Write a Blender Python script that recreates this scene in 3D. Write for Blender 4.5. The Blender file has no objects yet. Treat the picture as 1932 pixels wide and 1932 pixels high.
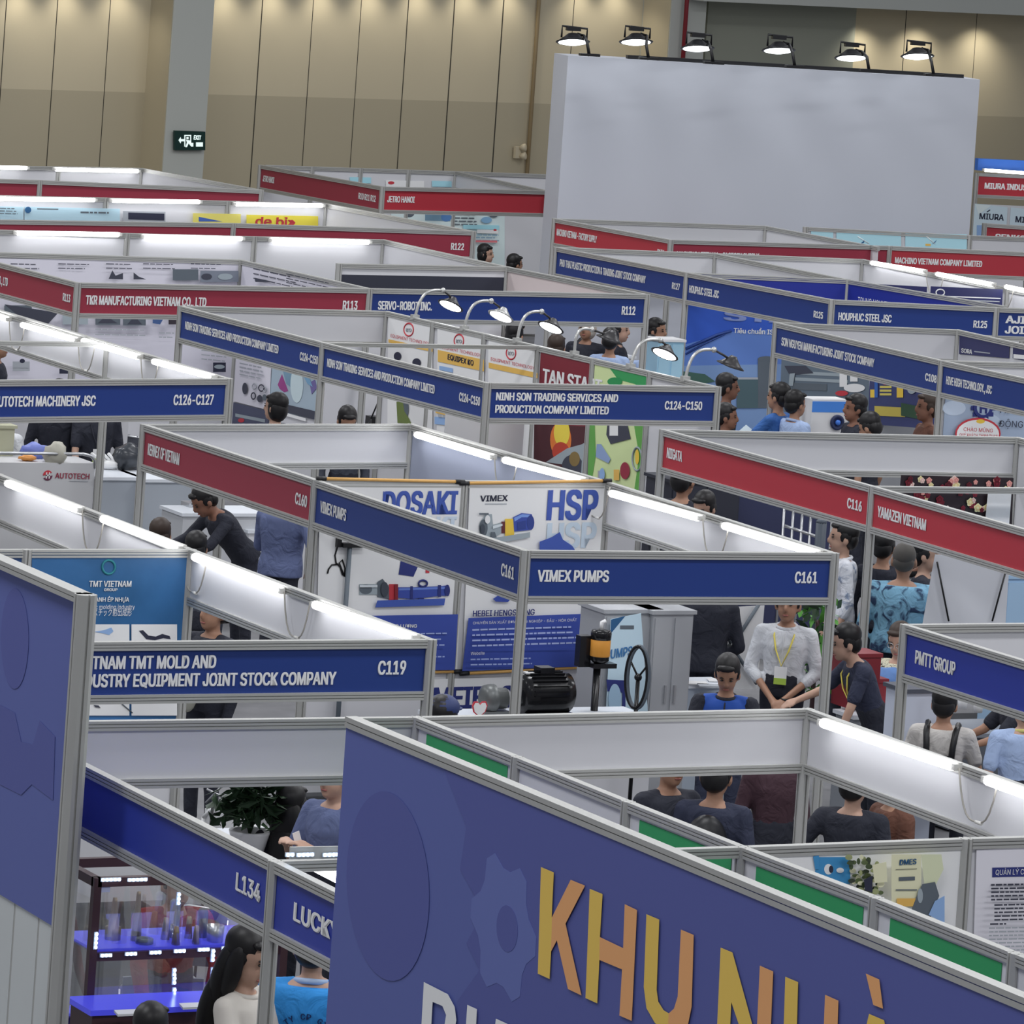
import bpy, bmesh, math, random
import numpy as np
from mathutils import Vector, Matrix
random.seed(7)
sc = bpy.context.scene
COL = sc.collection
PI = math.pi

# ------------------------------------------------------------------ camera, world, lights, exposure
FPX, PPX, PPY, YAW, PITCH, ROLL, CAMZ = 9946.0, 966.0, -237.0, 0.475, 0.007, 0.069, 7.62
_w = Vector((math.sin(YAW) * math.cos(PITCH), math.cos(YAW) * math.cos(PITCH), -math.sin(PITCH)))
_r0 = Vector((math.cos(YAW), -math.sin(YAW), 0)); _u0 = _r0.cross(_w)
_r = math.cos(ROLL) * _r0 + math.sin(ROLL) * _u0
_u = -math.sin(ROLL) * _r0 + math.cos(ROLL) * _u0
cam = bpy.data.cameras.new('camera'); camo = bpy.data.objects.new('camera', cam); COL.objects.link(camo)
cam.sensor_width = 36.0; cam.sensor_fit = 'HORIZONTAL'
cam.lens = FPX * 36.0 / 1932.0
cam.shift_x = (966 - PPX) / 1932.0
cam.shift_y = -(966 - PPY) / 1932.0
cam.clip_start = 0.5; cam.clip_end = 400
M4 = Matrix(((_r.x, _u.x, -_w.x, 0), (_r.y, _u.y, -_w.y, 0), (_r.z, _u.z, -_w.z, CAMZ), (0, 0, 0, 1)))
camo.matrix_world = M4
sc.camera = camo

wd = bpy.data.worlds.new('world'); sc.world = wd; wd.use_nodes = True
wd.node_tree.nodes['Background'].inputs[0].default_value = (0.80, 0.84, 0.92, 1)
wd.node_tree.nodes['Background'].inputs[1].default_value = 0.30
sc.view_settings.view_transform = 'Standard'; sc.view_settings.look = 'None'
sc.view_settings.gamma = 1.0; sc.view_settings.use_curve_mapping = False
sc.view_settings.exposure = 0.0

def area(loc, sx, sy, power, color=(1, 1, 1), rot=(0, 0, 0)):
    l = bpy.data.lights.new('hall_lamp', 'AREA'); l.shape = 'RECTANGLE'; l.size = sx; l.size_y = sy
    l.energy = power; l.color = color
    o = bpy.data.objects.new('hall_lamp', l); o.location = loc; o.rotation_euler = rot; COL.objects.link(o); return o
# rows of high-bay luminaires under the hall roof
for yy in (14, 26, 38, 50, 62):
    for xx in (6, 18, 30, 42):
        area((xx, yy, 12.5), 5.0, 1.6, 520, (0.97, 0.98, 1.0))

def ray(px, py):
    return _w + ((px - PPX) / FPX) * _r - ((py - PPY) / FPX) * _u
def at(px, py, z=2.5):
    d = ray(px, py); t = (z - CAMZ) / d.z
    return Vector((d.x * t, d.y * t, z))
def pxm(P):
    return FPX / ((Vector(P) - Vector((0, 0, CAMZ))).dot(_w))

# ------------------------------------------------------------------ materials
MATS = {}
def lin(c):
    c = c / 255.0
    return c / 12.92 if c <= 0.04045 else ((c + 0.055) / 1.055) ** 2.4
def mat(name, rgb, rough=0.5, metal=0.0, noise=0.0, nscale=8.0, emit=0.0, spec=0.4, alpha=1.0, trans=0.0, lit=None, ecol=None):
    if name in MATS: return MATS[name]
    m = bpy.data.materials.new(name); m.use_nodes = True; MATS[name] = m
    nt = m.node_tree; b = nt.nodes['Principled BSDF']
    c = tuple(rgb) + (1,)
    b.inputs['Base Color'].default_value = c
    b.inputs['Roughness'].default_value = rough; b.inputs['Metallic'].default_value = metal
    b.inputs['Specular IOR Level'].default_value = spec
    if emit:
        b.inputs['Emission Color'].default_value = tuple(ecol or rgb) + (1,); b.inputs['Emission Strength'].default_value = emit
    if trans: b.inputs['Transmission Weight'].default_value = trans
    if alpha < 1: b.inputs['Alpha'].default_value = alpha
    if rough >= .8 and rough < .86:        # woven cloth: soft folds
        tc = nt.nodes.new('ShaderNodeTexCoord'); n = nt.nodes.new('ShaderNodeTexNoise'); n.inputs['Scale'].default_value = 7; n.inputs['Detail'].default_value = 3; n.inputs['Distortion'].default_value = 1.2
        bp = nt.nodes.new('ShaderNodeBump'); bp.inputs['Strength'].default_value = .55; bp.inputs['Distance'].default_value = .05
        nt.links.new(tc.outputs['Object'], n.inputs['Vector']); nt.links.new(n.outputs['Fac'], bp.inputs['Height']); nt.links.new(bp.outputs['Normal'], b.inputs['Normal'])
    if noise:
        tc = nt.nodes.new('ShaderNodeTexCoord'); n = nt.nodes.new('ShaderNodeTexNoise'); n.inputs['Scale'].default_value = nscale; n.inputs['Detail'].default_value = 4
        mx = nt.nodes.new('ShaderNodeMix'); mx.data_type = 'RGBA'
        mx.inputs[6].default_value = tuple(max(0, v * (1 - noise)) for v in rgb) + (1,)
        mx.inputs[7].default_value = tuple(min(1, v * (1 + noise)) for v in rgb) + (1,)
        nt.links.new(tc.outputs['Object'], n.inputs['Vector']); nt.links.new(n.outputs['Fac'], mx.inputs[0]); nt.links.new(mx.outputs[2], b.inputs['Base Color'])
    return m
def C(r, g, b, k=0.72):                      # paint colour that reads about r,g,b under the hall light
    return tuple(min(0.9, lin(v) / k) for v in (r, g, b))
def cm(r, g, b, rough=0.55, k=0.72, **kw):
    return mat('paint_%d_%d_%d_%d_%s' % (r, g, b, int(rough * 100), ''.join(sorted(kw))), C(r, g, b, k), rough, **kw)
def blotch(name, c1, c2, scale, lo, hi, rough=.85, dist=1.5):
    m = mat(name, c1, rough); nt = m.node_tree; b = nt.nodes['Principled BSDF']
    tc = nt.nodes.new('ShaderNodeTexCoord'); n = nt.nodes.new('ShaderNodeTexNoise'); n.inputs['Scale'].default_value = scale; n.inputs['Detail'].default_value = 5; n.inputs['Distortion'].default_value = dist
    rp = nt.nodes.new('ShaderNodeValToRGB'); rp.color_ramp.elements[0].position = lo; rp.color_ramp.elements[1].position = hi
    rp.color_ramp.elements[0].color = tuple(c1) + (1,); rp.color_ramp.elements[1].color = tuple(c2) + (1,)
    nt.links.new(tc.outputs['Object'], n.inputs['Vector']); nt.links.new(n.outputs['Fac'], rp.inputs['Fac']); nt.links.new(rp.outputs['Color'], b.inputs['Base Color']); return m
ALU = mat('aluminium', (0.50, 0.50, 0.48), 0.45, 0.35, noise=0.06, nscale=3)
GROOVE = mat('groove', (0.10, 0.10, 0.10), 0.7)
WHITE = mat('white_laminate', (0.70, 0.70, 0.73), 0.45, noise=0.02, nscale=1.5)
BLUE = mat('blue_vinyl', C(30, 52, 114), 0.42)
BLUE2 = mat('violet_blue_vinyl', C(38, 52, 138), 0.42)
RED = mat('red_vinyl', C(134, 44, 60), 0.42)
REDB = mat('bright_red_vinyl', C(156, 46, 56), 0.42)
GREEN = mat('green_vinyl', C(44, 138, 84), 0.5)
LETTER = mat('silver_white_letter', C(215, 218, 224), 0.35)
TUBE = mat('lit_tube', (1, 1, 1), 0.3, emit=9.0, ecol=(0.97, 0.98, 1.0))
TUBEW = mat('lamp_housing', (0.75, 0.74, 0.70), 0.4)
CABLE = mat('grey_cable', (0.42, 0.40, 0.36), 0.5)
BLACK = mat('black_plastic', (0.012, 0.012, 0.014), 0.4)
STEEL = mat('steel', (0.55, 0.56, 0.58), 0.28, 0.8)
WOOD = mat('pale_wood', C(196, 152, 88), 0.5, noise=0.1, nscale=20)

# ------------------------------------------------------------------ mesh builder
class MB:
    def __init__(self): self.v = []; self.f = []; self.mi = []; self.ms = []; self.sm = []
    def m(self, material):
        if material not in self.ms: self.ms.append(material)
        return self.ms.index(material)
    def add(self, verts, faces, material, smooth=False):
        o = len(self.v); i = self.m(material); self.v += [tuple(p) for p in verts]
        for f in faces: self.f.append(tuple(o + k for k in f)); self.mi.append(i); self.sm.append(smooth)
    def obox(self, o, ax, ay, az, material):    # box from corner o along three vectors
        o, ax, ay, az = map(Vector, (o, ax, ay, az))
        v = [o, o + ax, o + ax + ay, o + ay, o + az, o + ax + az, o + ax + ay + az, o + ay + az]
        self.add(v, [(0, 3, 2, 1), (4, 5, 6, 7), (0, 1, 5, 4), (1, 2, 6, 5), (2, 3, 7, 6), (3, 0, 4, 7)], material)
    def box(self, x0, y0, z0, x1, y1, z1, material):
        self.obox((x0, y0, z0), (x1 - x0, 0, 0), (0, y1 - y0, 0), (0, 0, z1 - z0), material)
    def prism(self, poly, h, material, smooth=False):   # poly: list of 3D points, h: vector
        h = Vector(h); n = len(poly); p = [Vector(q) for q in poly]
        self.add(p + [q + h for q in p], [tuple(range(n))[::-1], tuple(range(n, 2 * n))] + [(i, (i + 1) % n, n + (i + 1) % n, n + i) for i in range(n)], material, smooth)
    def tube(self, pts, r, material, n=8, closed=False, smooth=True):
        pts = [Vector(p) for p in pts]; rs = r if isinstance(r, (list, tuple)) else [r] * len(pts)
        rings = []; N = len(pts); up = None
        for i, p in enumerate(pts):
            if closed: d = pts[(i + 1) % N] - pts[i - 1]
            else: d = pts[min(i + 1, N - 1)] - pts[max(i - 1, 0)]
            d = d.normalized() if d.length > 1e-9 else Vector((0, 0, 1))
            if up is None: up = Vector((0, 0, 1)) if abs(d.z) < 0.9 else Vector((1, 0, 0))
            a = d.cross(up); a = a.normalized() if a.length > 1e-6 else d.orthogonal().normalized()
            b = a.cross(d).normalized(); up = b
            rings.append([p + rs[i] * (math.cos(2 * PI * k / n) * a + math.sin(2 * PI * k / n) * b) for k in range(n)])
        v = [q for R in rings for q in R]; f = []
        for i in range(N if closed else N - 1):
            j = (i + 1) % N
            for k in range(n): f.append((i * n + k, j * n + k, j * n + (k + 1) % n, i * n + (k + 1) % n))
        if not closed: f.append(tuple(range(n))); f.append(tuple(range((N - 1) * n, N * n))[::-1])
        self.add(v, f, material, smooth)
    def lathe(self, o, prof, material, n=16, axis=(0, 0, 1), smooth=True):   # prof: (radius, height)
        o = Vector(o); ax = Vector(axis).normalized(); a = ax.orthogonal().normalized(); b = ax.cross(a)
        v = []; f = []; N = len(prof)
        for r, h in prof:
            r = max(r, 1e-4)
            v += [o + ax * h + r * (math.cos(2 * PI * k / n) * a + math.sin(2 * PI * k / n) * b) for k in range(n)]
        for i in range(N - 1):
            for k in range(n): f.append((i * n + k, i * n + (k + 1) % n, (i + 1) * n + (k + 1) % n, (i + 1) * n + k))
        f.append(tuple(range(n))[::-1]); f.append(tuple(range((N - 1) * n, N * n)))
        self.add(v, f, material, smooth)
    def ell(self, c, rx, ry, rz, material, R=None, n=14, m=10):
        c = Vector(c); v = []; f = []
        for i in range(m + 1):
            th = PI * i / m
            for k in range(n):
                ph = 2 * PI * k / n
                p = Vector((rx * math.sin(th) * math.cos(ph), ry * math.sin(th) * math.sin(ph), rz * math.cos(th)))
                v.append(c + (R @ p if R else p))
        for i in range(m):
            for k in range(n): f.append((i * n + k, (i + 1) * n + k, (i + 1) * n + (k + 1) % n, i * n + (k + 1) % n))
        self.add(v, f, material, True)
    def build(self, name, parent=None):
        me = bpy.data.meshes.new(name); me.from_pydata(self.v, [], self.f)
        for q in self.ms: me.materials.append(q)
        me.polygons.foreach_set('material_index', self.mi); me.polygons.foreach_set('use_smooth', self.sm)
        me.update()
        o = bpy.data.objects.new(name, me); COL.objects.link(o)
        if parent is not None:
            o.parent = parent; o.matrix_parent_inverse = parent_inv(parent)
        return o
def parent_inv(p):
    M = Matrix.Identity(4); q = p
    chain = []
    while q is not None: chain.append(q); q = q.parent
    for q in reversed(chain): M = M @ q.matrix_parent_inverse @ q.matrix_basis
    return M.inverted()
def tag(o, label, cat, group=None, kind=None):
    if label: o['label'] = label
    if cat: o['category'] = cat
    if group: o['group'] = group
    if kind: o['kind'] = kind
    return o
def thing(name, label, cat, loc, group=None):
    o = bpy.data.objects.new(name, None); o.empty_display_size = 0.1; o.location = loc; COL.objects.link(o)
    return tag(o, label, cat, group)
def structure(mb, name):
    o = mb.build(name); o['kind'] = 'structure'; return o

# lettering -------------------------------------------------------------
_tc = {}
try:      # the sans-serif face that ships inside Blender; its default face is used if that is missing
    import os
    SANS = bpy.data.fonts.load(os.path.join(bpy.utils.system_resource('DATAFILES'), 'fonts', 'Inter.woff2'))
except Exception:
    SANS = None
def glyphs(s, bold, space=1.0):
    k = (s, bold, space)
    if k not in _tc:
        cu = bpy.data.curves.new('t', 'FONT'); cu.body = s; cu.size = 1; cu.resolution_u = 3; cu.offset = bold; cu.space_character = space
        cu.fill_mode = 'FRONT'
        if SANS and not any(ord(c_) > 0x2fff for c_ in s): cu.font = SANS
        ob = bpy.data.objects.new('t', cu); COL.objects.link(ob)
        dg = bpy.context.evaluated_depsgraph_get(); dg.update()
        me = bpy.data.meshes.new_from_object(ob.evaluated_get(dg))
        v = [tuple(q.co) for q in me.vertices]; f = [tuple(p.vertices) for p in me.polygons]
        bpy.data.objects.remove(ob); bpy.data.curves.remove(cu); bpy.data.meshes.remove(me)
        _tc[k] = (v, f)
    return _tc[k]
_cap = []
def text_to(mb, s, p0, p1, up, h, n, material, bold=0.032, cap=None, align=None):
    """letters fill the baseline p0-p1, cap height h along up, lifted along n; heavy strokes are shifted copies of the outline"""
    v, f = glyphs(s, 0.0)
    if not v: return
    if not _cap: _cap.append(max(q[1] for q in glyphs('H', 0.0)[0]))
    xs = [q[0] for q in v]; x0, x1 = min(xs), max(xs)
    p0, p1, up, n = map(Vector, (p0, p1, up, n)); d = p1 - p0; w = x1 - x0
    k = h / _cap[0]; b = bold
    sh = ((0, 0),) if b < .012 else ((-b * 1.2, -b * .5), (b * 1.2, -b * .5), (b * 1.2, b * .5), (-b * 1.2, b * .5), (0, 0))
    nu = d.cross(up).normalized()
    if nu.dot(n) < 0: nu = -nu
    for i, (dx, dy) in enumerate(sh): mb.add([p0 + d * ((q[0] + dx - x0) / w) + up * ((q[1] + dy) * k) + n + nu * (.0009 * i) for q in v], f, material)
def text_w(s, bold=0.022):
    v, f = glyphs(s, bold); xs = [q[0] for q in v]; return (max(xs) - min(xs)) / 0.729
UP = Vector((0, 0, 1))

# ------------------------------------------------------------------ shell-scheme booth kit
TOP = 2.5; BH = 0.055; FH = 0.385; PR = 0.036
def post_mb(x, y, z0=0.0, z1=TOP, r=PR):
    mb = MB(); ring = []
    for k in range(4):
        a = k * PI / 2
        ex = Vector((math.cos(a), math.sin(a), 0)); ey = Vector((-math.sin(a), math.cos(a), 0))
        w = r * 0.5; g = 0.006
        for (u, t) in ((r, -w), (r, -g), (r - 0.012, -g), (r - 0.012, g), (r, g), (r, w)):
            ring.append(Vector((x, y, z0)) + ex * u + ey * t)
    mb.prism(ring, (0, 0, z1 - z0), ALU); return mb
def beam_mb(a, b, zt, h=BH, t=0.05, slots=2):
    a = Vector((a[0], a[1], 0)); b = Vector((b[0], b[1], 0)); d = (b - a).normalized(); n = Vector((-d.y, d.x, 0))
    L = (b - a); mb = MB(); prof = []
    w = t / 2; z0 = zt - h
    right = [(w, z0)]
    for i in range(slots):
        zc = z0 + h * (i + 1) / (slots + 1); g = h * 0.05
        right += [(w, zc - g), (w - 0.010, zc - g), (w - 0.010, zc + g), (w, zc + g)]
    right += [(w, zt)]
    prof = right + [(-u, z) for (u, z) in right[::-1]]
    pts = [a + n * u + UP * z for (u, z) in prof]
    mb.prism(pts, L, ALU); return mb

class Booth:
    def __init__(self, label, base, group=None):
        self.o = thing('exhibition_booth', label, 'booth', (base[0], base[1], 0), group); self.posts = set(); self.base = base
    def post(self, p, z1=TOP):
        k = (round(p[0], 1), round(p[1], 1))
        for q in ALLPOSTS:
            if abs(q[0] - k[0]) < 0.25 and abs(q[1] - k[1]) < 0.25: return
        ALLPOSTS.append(k); post_mb(p[0], p[1], 0, z1).build('post', self.o)
    def beam(self, a, b, zt=TOP, h=BH, slots=2):
        a = Vector(a[:2]); b = Vector(b[:2]); d = (b - a).normalized() * (PR * 0.9)
        beam_mb(a + d, b - d, zt, h, slots=slots).build('beam', self.o)
    def fascia(self, a, b, side, color, texts=(), posts=True, fh=FH, lower=True):
        """a,b: end points; side: 'L','D' coloured face seen from the hall camera, 'U','R' white back seen"""
        a = Vector(a[:2]); b = Vector(b[:2])
        if posts: self.post(a); self.post(b)
        self.beam(a, b)
        if lower: self.beam(a, b, TOP - fh + BH)
        d3 = Vector((b.x - a.x, b.y - a.y, 0)); L = d3.length; d = d3 / L
        n = {'L': Vector((-1, 0, 0)), 'D': Vector((0, -1, 0)), 'U': Vector((0, 1, 0)), 'R': Vector((1, 0, 0))}[side]
        n = (n - d * n.dot(d)).normalized()
        A = Vector((a.x, a.y, 0)); z0 = TOP - fh + BH - 0.006; z1 = TOP - BH + 0.006
        mb = MB()
        e = d * 0.034
        mb.obox(A + e - n * 0.004 + UP * z0, d3 - 2 * e, n * 0.006, UP * (z1 - z0), WHITE)
        mb.obox(A + e + n * 0.002 + UP * z0, d3 - 2 * e, n * 0.002, UP * (z1 - z0), color)
        pn = mb.build('fascia_panel', self.o)
        if texts:
            H = z1 - z0
            for (s, s0, s1, zc, h) in texts:
                tm = MB()
                p0 = A + d3 * s0 + UP * (z0 + H * zc - H * h / 2); p1 = A + d3 * s1 + UP * (z0 + H * zc - H * h / 2)
                text_to(tm, s, p0, p1, UP, H * h, n * 0.007, LETTER)
                tm.build('lettering', pn)
        return pn
    def wall(self, a, b, z0=0.04, z1=TOP - BH, material=None, posts=True, beam=True):
        a = Vector(a[:2]); b = Vector(b[:2])
        if posts: self.post(a); self.post(b)
        if beam: self.beam(a, b)
        d3 = Vector((b.x - a.x, b.y - a.y, 0)); d = d3.normalized(); n = Vector((-d.y, d.x, 0))
        mb = MB(); e = d * 0.03
        mb.obox(Vector((a.x, a.y, z0)) + e - n * 0.003, d3 - 2 * e, n * 0.006, UP * (z1 - z0), material or WHITE)
        return mb.build('wall_panel', self.o)
ALLPOSTS = []

TUBES = []
def tube_light(p0, p1, n, label, group, cable=None):
    """p0,p1: world ends of the lit tube; n: unit vector off the wall"""
    p0 = Vector(p0); p1 = Vector(p1); d = (p1 - p0).normalized(); n = Vector(n)
    o = thing('tube_light', label, 'lamp', (p0 + p1) / 2, group)
    up = n.cross(d).normalized(); up = up if up.z > 0 else -up
    hb = MB(); hb.obox(p0 - d * 0.03 - n * 0.045 - up * 0.02, (p1 - p0) + d * 0.06, n * 0.028, up * 0.045, TUBEW)
    hb.build('housing', o)
    tb = MB(); tb.tube([p0, p0 + d * 0.006, p1 - d * 0.006, p1], [0.018, 0.028, 0.028, 0.018], TUBE, 10); tb.build('tube', o)
    cb = MB()
    for s, q in ((-1, p0), (1, p1)): cb.obox(q + d * s * 0.001 - n * 0.02 - up * 0.018, d * s * 0.04, n * 0.036, up * 0.036, TUBEW)
    cb.build('end_cap', o)
    if cable:
        q0 = p1 + d * 0.05 - n * 0.03; q1 = q0 + d * cable[0]; pts = []
        for i in range(13):
            t = i / 12; pts.append(q0.lerp(q1, t) - UP * (cable[1] * (1 - abs(2 * t - 1) ** 3.2)) + n * 0.02)
        c = MB(); c.tube(pts, 0.006, CABLE, 5); k = pts[7]; c.tube([k - d * 0.03, k + d * 0.03], 0.011, TUBEW, 6); c.build('cable', o)
    return o
class Pl:
    """vertical plane through two ground points; hit() is where the sight line of a photo point meets it"""
    def __init__(self, a, b):
        self.a = Vector((a[0], a[1], 0)); self.d = Vector((b[0] - a[0], b[1] - a[1], 0)).normalized()
        n = Vector((-self.d.y, self.d.x, 0)); 
        if n.dot(_w) > 0: n = -n
        self.n = n
    def hit(self, px, py, off=0.0):
        r = ray(px, py); c = Vector((0, 0, CAMZ)); t = (self.a + self.n * off - c).dot(self.n) / r.dot(self.n)
        return c + r * t
ORD = ['first', 'second', 'third', 'fourth', 'fifth', 'sixth', 'seventh']
def tubes_px(pl, lst, where, cables=True, zoff=0.07, order=None):
    for i, (x0, y0, x1, y1) in enumerate(lst):
        p0 = pl.hit(x0, y0, zoff); p1 = pl.hit(x1, y1, zoff)
        lab = order[i] if order else ORD[i] + ' lit tube light from the left on the ' + where
        tube_light(p0, p1, pl.n, lab, 'tube lights on the ' + where, (0.42, 0.27) if cables and i < len(lst) - (0 if cables == 'all' else 1) else None)

# ================================================================== THE HALL
fl = MB(); fl.box(-20, -5, -0.1, 70, 95, 0.0, mat('hall_carpet', (0.20, 0.20, 0.21), 0.9, noise=0.25, nscale=3)); structure(fl, 'floor')
YW0 = 77.5
def wallpt(px, py, y): # point of a sight line at a given depth along the hall
    r = ray(px, py); t = y / r.y; return Vector((0, 0, CAMZ)) + r * t
A0 = wallpt(0, 167, YW0); zb = A0.z; B0 = at(1846, 218.5, zb)
WP = Pl(A0, B0)
wl = MB(); BEIGE = mat('beige_wall_panel', C(180, 170, 146), 0.75, noise=0.03, nscale=0.8); BEIGE2 = mat('beige_lower_panel', C(162, 153, 131), 0.75, noise=0.03, nscale=0.8)
DARKSEAM = mat('panel_seam', (0.05, 0.045, 0.035), 0.9)
wn = -WP.n; wd_ = WP.d
o_ = A0 - wd_ * 25; o_ = Vector((o_.x, o_.y, 0))
wl.obox(o_, wd_ * 70, wn * 0.3, UP * zb, BEIGE2)
wl.obox(o_ + UP * zb, wd_ * 70, wn * 0.3, UP * (11 - zb), BEIGE)
for x0, x1, w in ((6, -3, .014), (108, 88, .014), (208, 187, .012), (497, 472, .018), (590, 571, .012), (682, 660, .011), (772, 748, .016), (860, 834, .02), (952, 927, .022), (1081, 1064, .012), (1702, 1699, .014), (1838, 1830, .01)):
    p = WP.hit(x0, 0, 0.0); q = WP.hit(x1, 320, 0.0); m_ = (p + q) / 2
    wl.obox(Vector((m_.x, m_.y, 0)) - wd_ * w * .5 - WP.n * 0.01, wd_ * w, WP.n * 0.014, UP * 11, DARKSEAM)
structure(wl, 'wall_rear')
# pilaster carrying the exit sign
cw = MB(); PALE = mat('pale_grey_paint', C(172, 174, 168), 0.7); OLIVE = mat('grey_green_paint', C(140, 142, 130), 0.7)
cl, cr = WP.hit(329, 0, 0.62), WP.hit(405, 0, 0.62)
L_ = (cr - cl).dot(wd_); c0 = Vector((cl.x, cl.y, 0))
cw.obox(c0, wd_ * L_, -WP.n * 0.62, UP * 11, PALE)
cw.obox(c0 - wd_ * 0.01 - WP.n * 0.02, wd_ * 0.012, -WP.n * 0.6, UP * 11, BEIGE2)
structure(cw, 'pillar_left')
cw = MB(); cl, cr = WP.hit(1268, 0, 0.75), WP.hit(1334, 0, 0.75); c0 = Vector((cl.x, cl.y, 0))
cw.obox(c0, wd_ * (cr - cl).dot(wd_), -WP.n * 0.75, UP * 11, PALE)
cw.obox(c0 - wd_ * 0.01 - WP.n * 0.02, wd_ * 0.012, -WP.n * 0.7, UP * 11, BEIGE)  # beige sheet paints in the shadow side of the pale pillar
structure(cw, 'pillar_right')
cw = MB(); cl, cr = WP.hit(1334, 50, 0.25), WP.hit(1614, 50, 0.25); c0 = Vector((cl.x, cl.y, 0))
cw.obox(c0, wd_ * (cr - cl).dot(wd_), -WP.n * 0.25, UP * 11, OLIVE); structure(cw, 'wall_recess')
s0 = WP.hit(1328, 1, 1.2); s1 = WP.hit(1990, 33, 1.2); zs = (s0.z + s1.z) / 2; sb = MB()
sb.obox(Vector((s0.x, s0.y, zs)), wd_ * 14, -WP.n * 1.2, UP * 1.2, PALE); structure(sb, 'trim_1')
# warm wall washers along the head of the wall
def spot(loc, e, ang, col, blend=0.6, aim=(0, 0, -1), size=0.06):
    l = bpy.data.lights.new('wall_washer', 'SPOT'); l.energy = e; l.spot_size = ang; l.spot_blend = blend; l.color = col; l.shadow_soft_size = size
    o = bpy.data.objects.new('wall_washer', l); o.location = loc; o.rotation_euler = Vector(aim).to_track_quat('-Z', 'Y').to_euler(); COL.objects.link(o)
for x in (60, 150, 250, 450, 540, 632, 725, 816, 906, 985, 1120, 1190):
    p = WP.hit(x, -45, 0.38); spot(p, 33, 1.8, (1.0, 0.93, 0.78), 1.0, aim=tuple(Vector((0, 0, -1)) - WP.n * 0.12))
for x in (1660, 1770, 1885):
    p = WP.hit(x, 34, 0.55); spot(p, 60, 2.2, (1.0, 0.93, 0.78), 1.0, aim=tuple(Vector((0, 0, -1)) - WP.n * 0.12))
# red sprinkler pipe and grey pipes on the wall
pm = MB(); p = WP.hit(1292, 60, 0.9); pm.tube([(p.x, p.y, 0), (p.x, p.y, 10)], 0.04, mat('red_pipe', C(110, 24, 34), 0.4), 8)
tag(pm.build('sprinkler_pipe'), 'dark red vertical pipe running up the pale pillar behind the spotlights', 'pipe')
pm = MB(); p = WP.hit(1006, 160, 0.06); pm.tube([(p.x, p.y, 0), (p.x, p.y, 10)], 0.035, mat('beige_pipe', C(140, 122, 92), 0.6), 8)
tag(pm.build('conduit_pipe'), 'slim beige pipe up the panelled rear wall beside the twin wall lamp', 'pipe')
# exit sign
ex = thing('exit_sign', 'dark green running man EXIT sign on the pale pillar', 'sign', WP.hit(355, 265, 0.64))
EP = Pl(WP.a + WP.n * 0.66, WP.a + WP.n * 0.66 + wd_); 
q = [EP.hit(*c) for c in ((327, 283), (384, 283), (384, 248), (327, 246))]
mb = MB(); mb.prism(q, EP.n * 0.05, mat('exit_green', C(18, 48, 44), 0.4)); mb.build('sign_box', ex)
EW = mat('exit_white', (0.8, 0.9, 0.88), 0.4, emit=0.7, ecol=(0.8, 0.95, 0.92)); mb = MB()
def ep(x, y): return EP.hit(x, y) + EP.n * 0.054
def epoly(*c): mb.prism([ep(*k) for k in c], EP.n * 0.002, EW)
epoly((333, 264), (337, 258), (338, 262), (344, 262), (344, 266), (338, 266), (337, 270))
epoly((344, 254), (357, 254), (357, 256), (346, 256), (346, 276), (344, 276)); epoly((355, 256), (357, 256), (357, 270), (355, 270))
epoly((348, 258), (352, 258), (352, 262), (348, 262)); epoly((347, 263), (354, 264), (356, 269), (361, 269), (361, 276), (357, 276), (352, 270), (349, 277), (346, 277), (349, 268))
epoly((366, 268), (379, 268), (379, 276), (366, 276))
text_to(mb, 'EXIT', ep(362, 262.5), ep(375, 263), UP, 0.065, EP.n * 0.001, EW); mb.build('pictogram', ex)
# twin emergency lamp on the wall
tl = thing('wall_lamp', 'small twin headed emergency lamp on the beige rear wall', 'lamp', WP.hit(976, 287, 0.1))
CREAM = mat('cream_plastic', C(178, 168, 146), 0.5); mb = MB(); c = WP.hit(974, 287, 0.05); mb.obox(c - wd_ * 0.06 - UP * 0.1, wd_ * 0.12, WP.n * 0.06, UP * 0.2, CREAM); mb.build('lamp_body', tl)
for yy in (279, 295):
    mb = MB(); mb.lathe(WP.hit(981, yy, 0.1), [(0.03, 0), (0.06, 0.05), (0.07, 0.1), (0.05, 0.11)], CREAM, 10, axis=tuple(WP.n + UP * 0.2 + wd_ * .6)); mb.build('lamp_head', tl)

# ================================================================== GREAT WHITE DISPLAY WALL
T = Vector((36.35, 64.5, 0)); zt = None
r = ray(1072, 105); t = 64.6 / r.y; TL = Vector((0, 0, CAMZ)) + r * t; zt = TL.z
TR = at(1849, 150, zt); d_ = (TR - TL); d_.z = 0
TB = at(1046, 100, zt); bk = TB - TL; bk.z = 0
gw = thing('display_wall', 'huge blank white display wall topped by six spotlights', 'wall', (TL.x, TL.y, 0))
mb = MB(); GWM = mat('white_stand_paint', C(172, 175, 183), 0.42, noise=0.015, nscale=0.6)
mb.obox(Vector((TL.x, TL.y, 0)), d_, bk, UP * zt, GWM); mb.build('wall_panel', gw)
mb = MB(); dn = d_.normalized(); fn = Vector((dn.y, -dn.x, 0))
mb.obox(TL - fn * 0.12 + dn * 0.9, dn * (d_.length - 1.1), -fn * 0.1, UP * 0.05, BLACK); mb.build('top_rail', gw)
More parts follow.
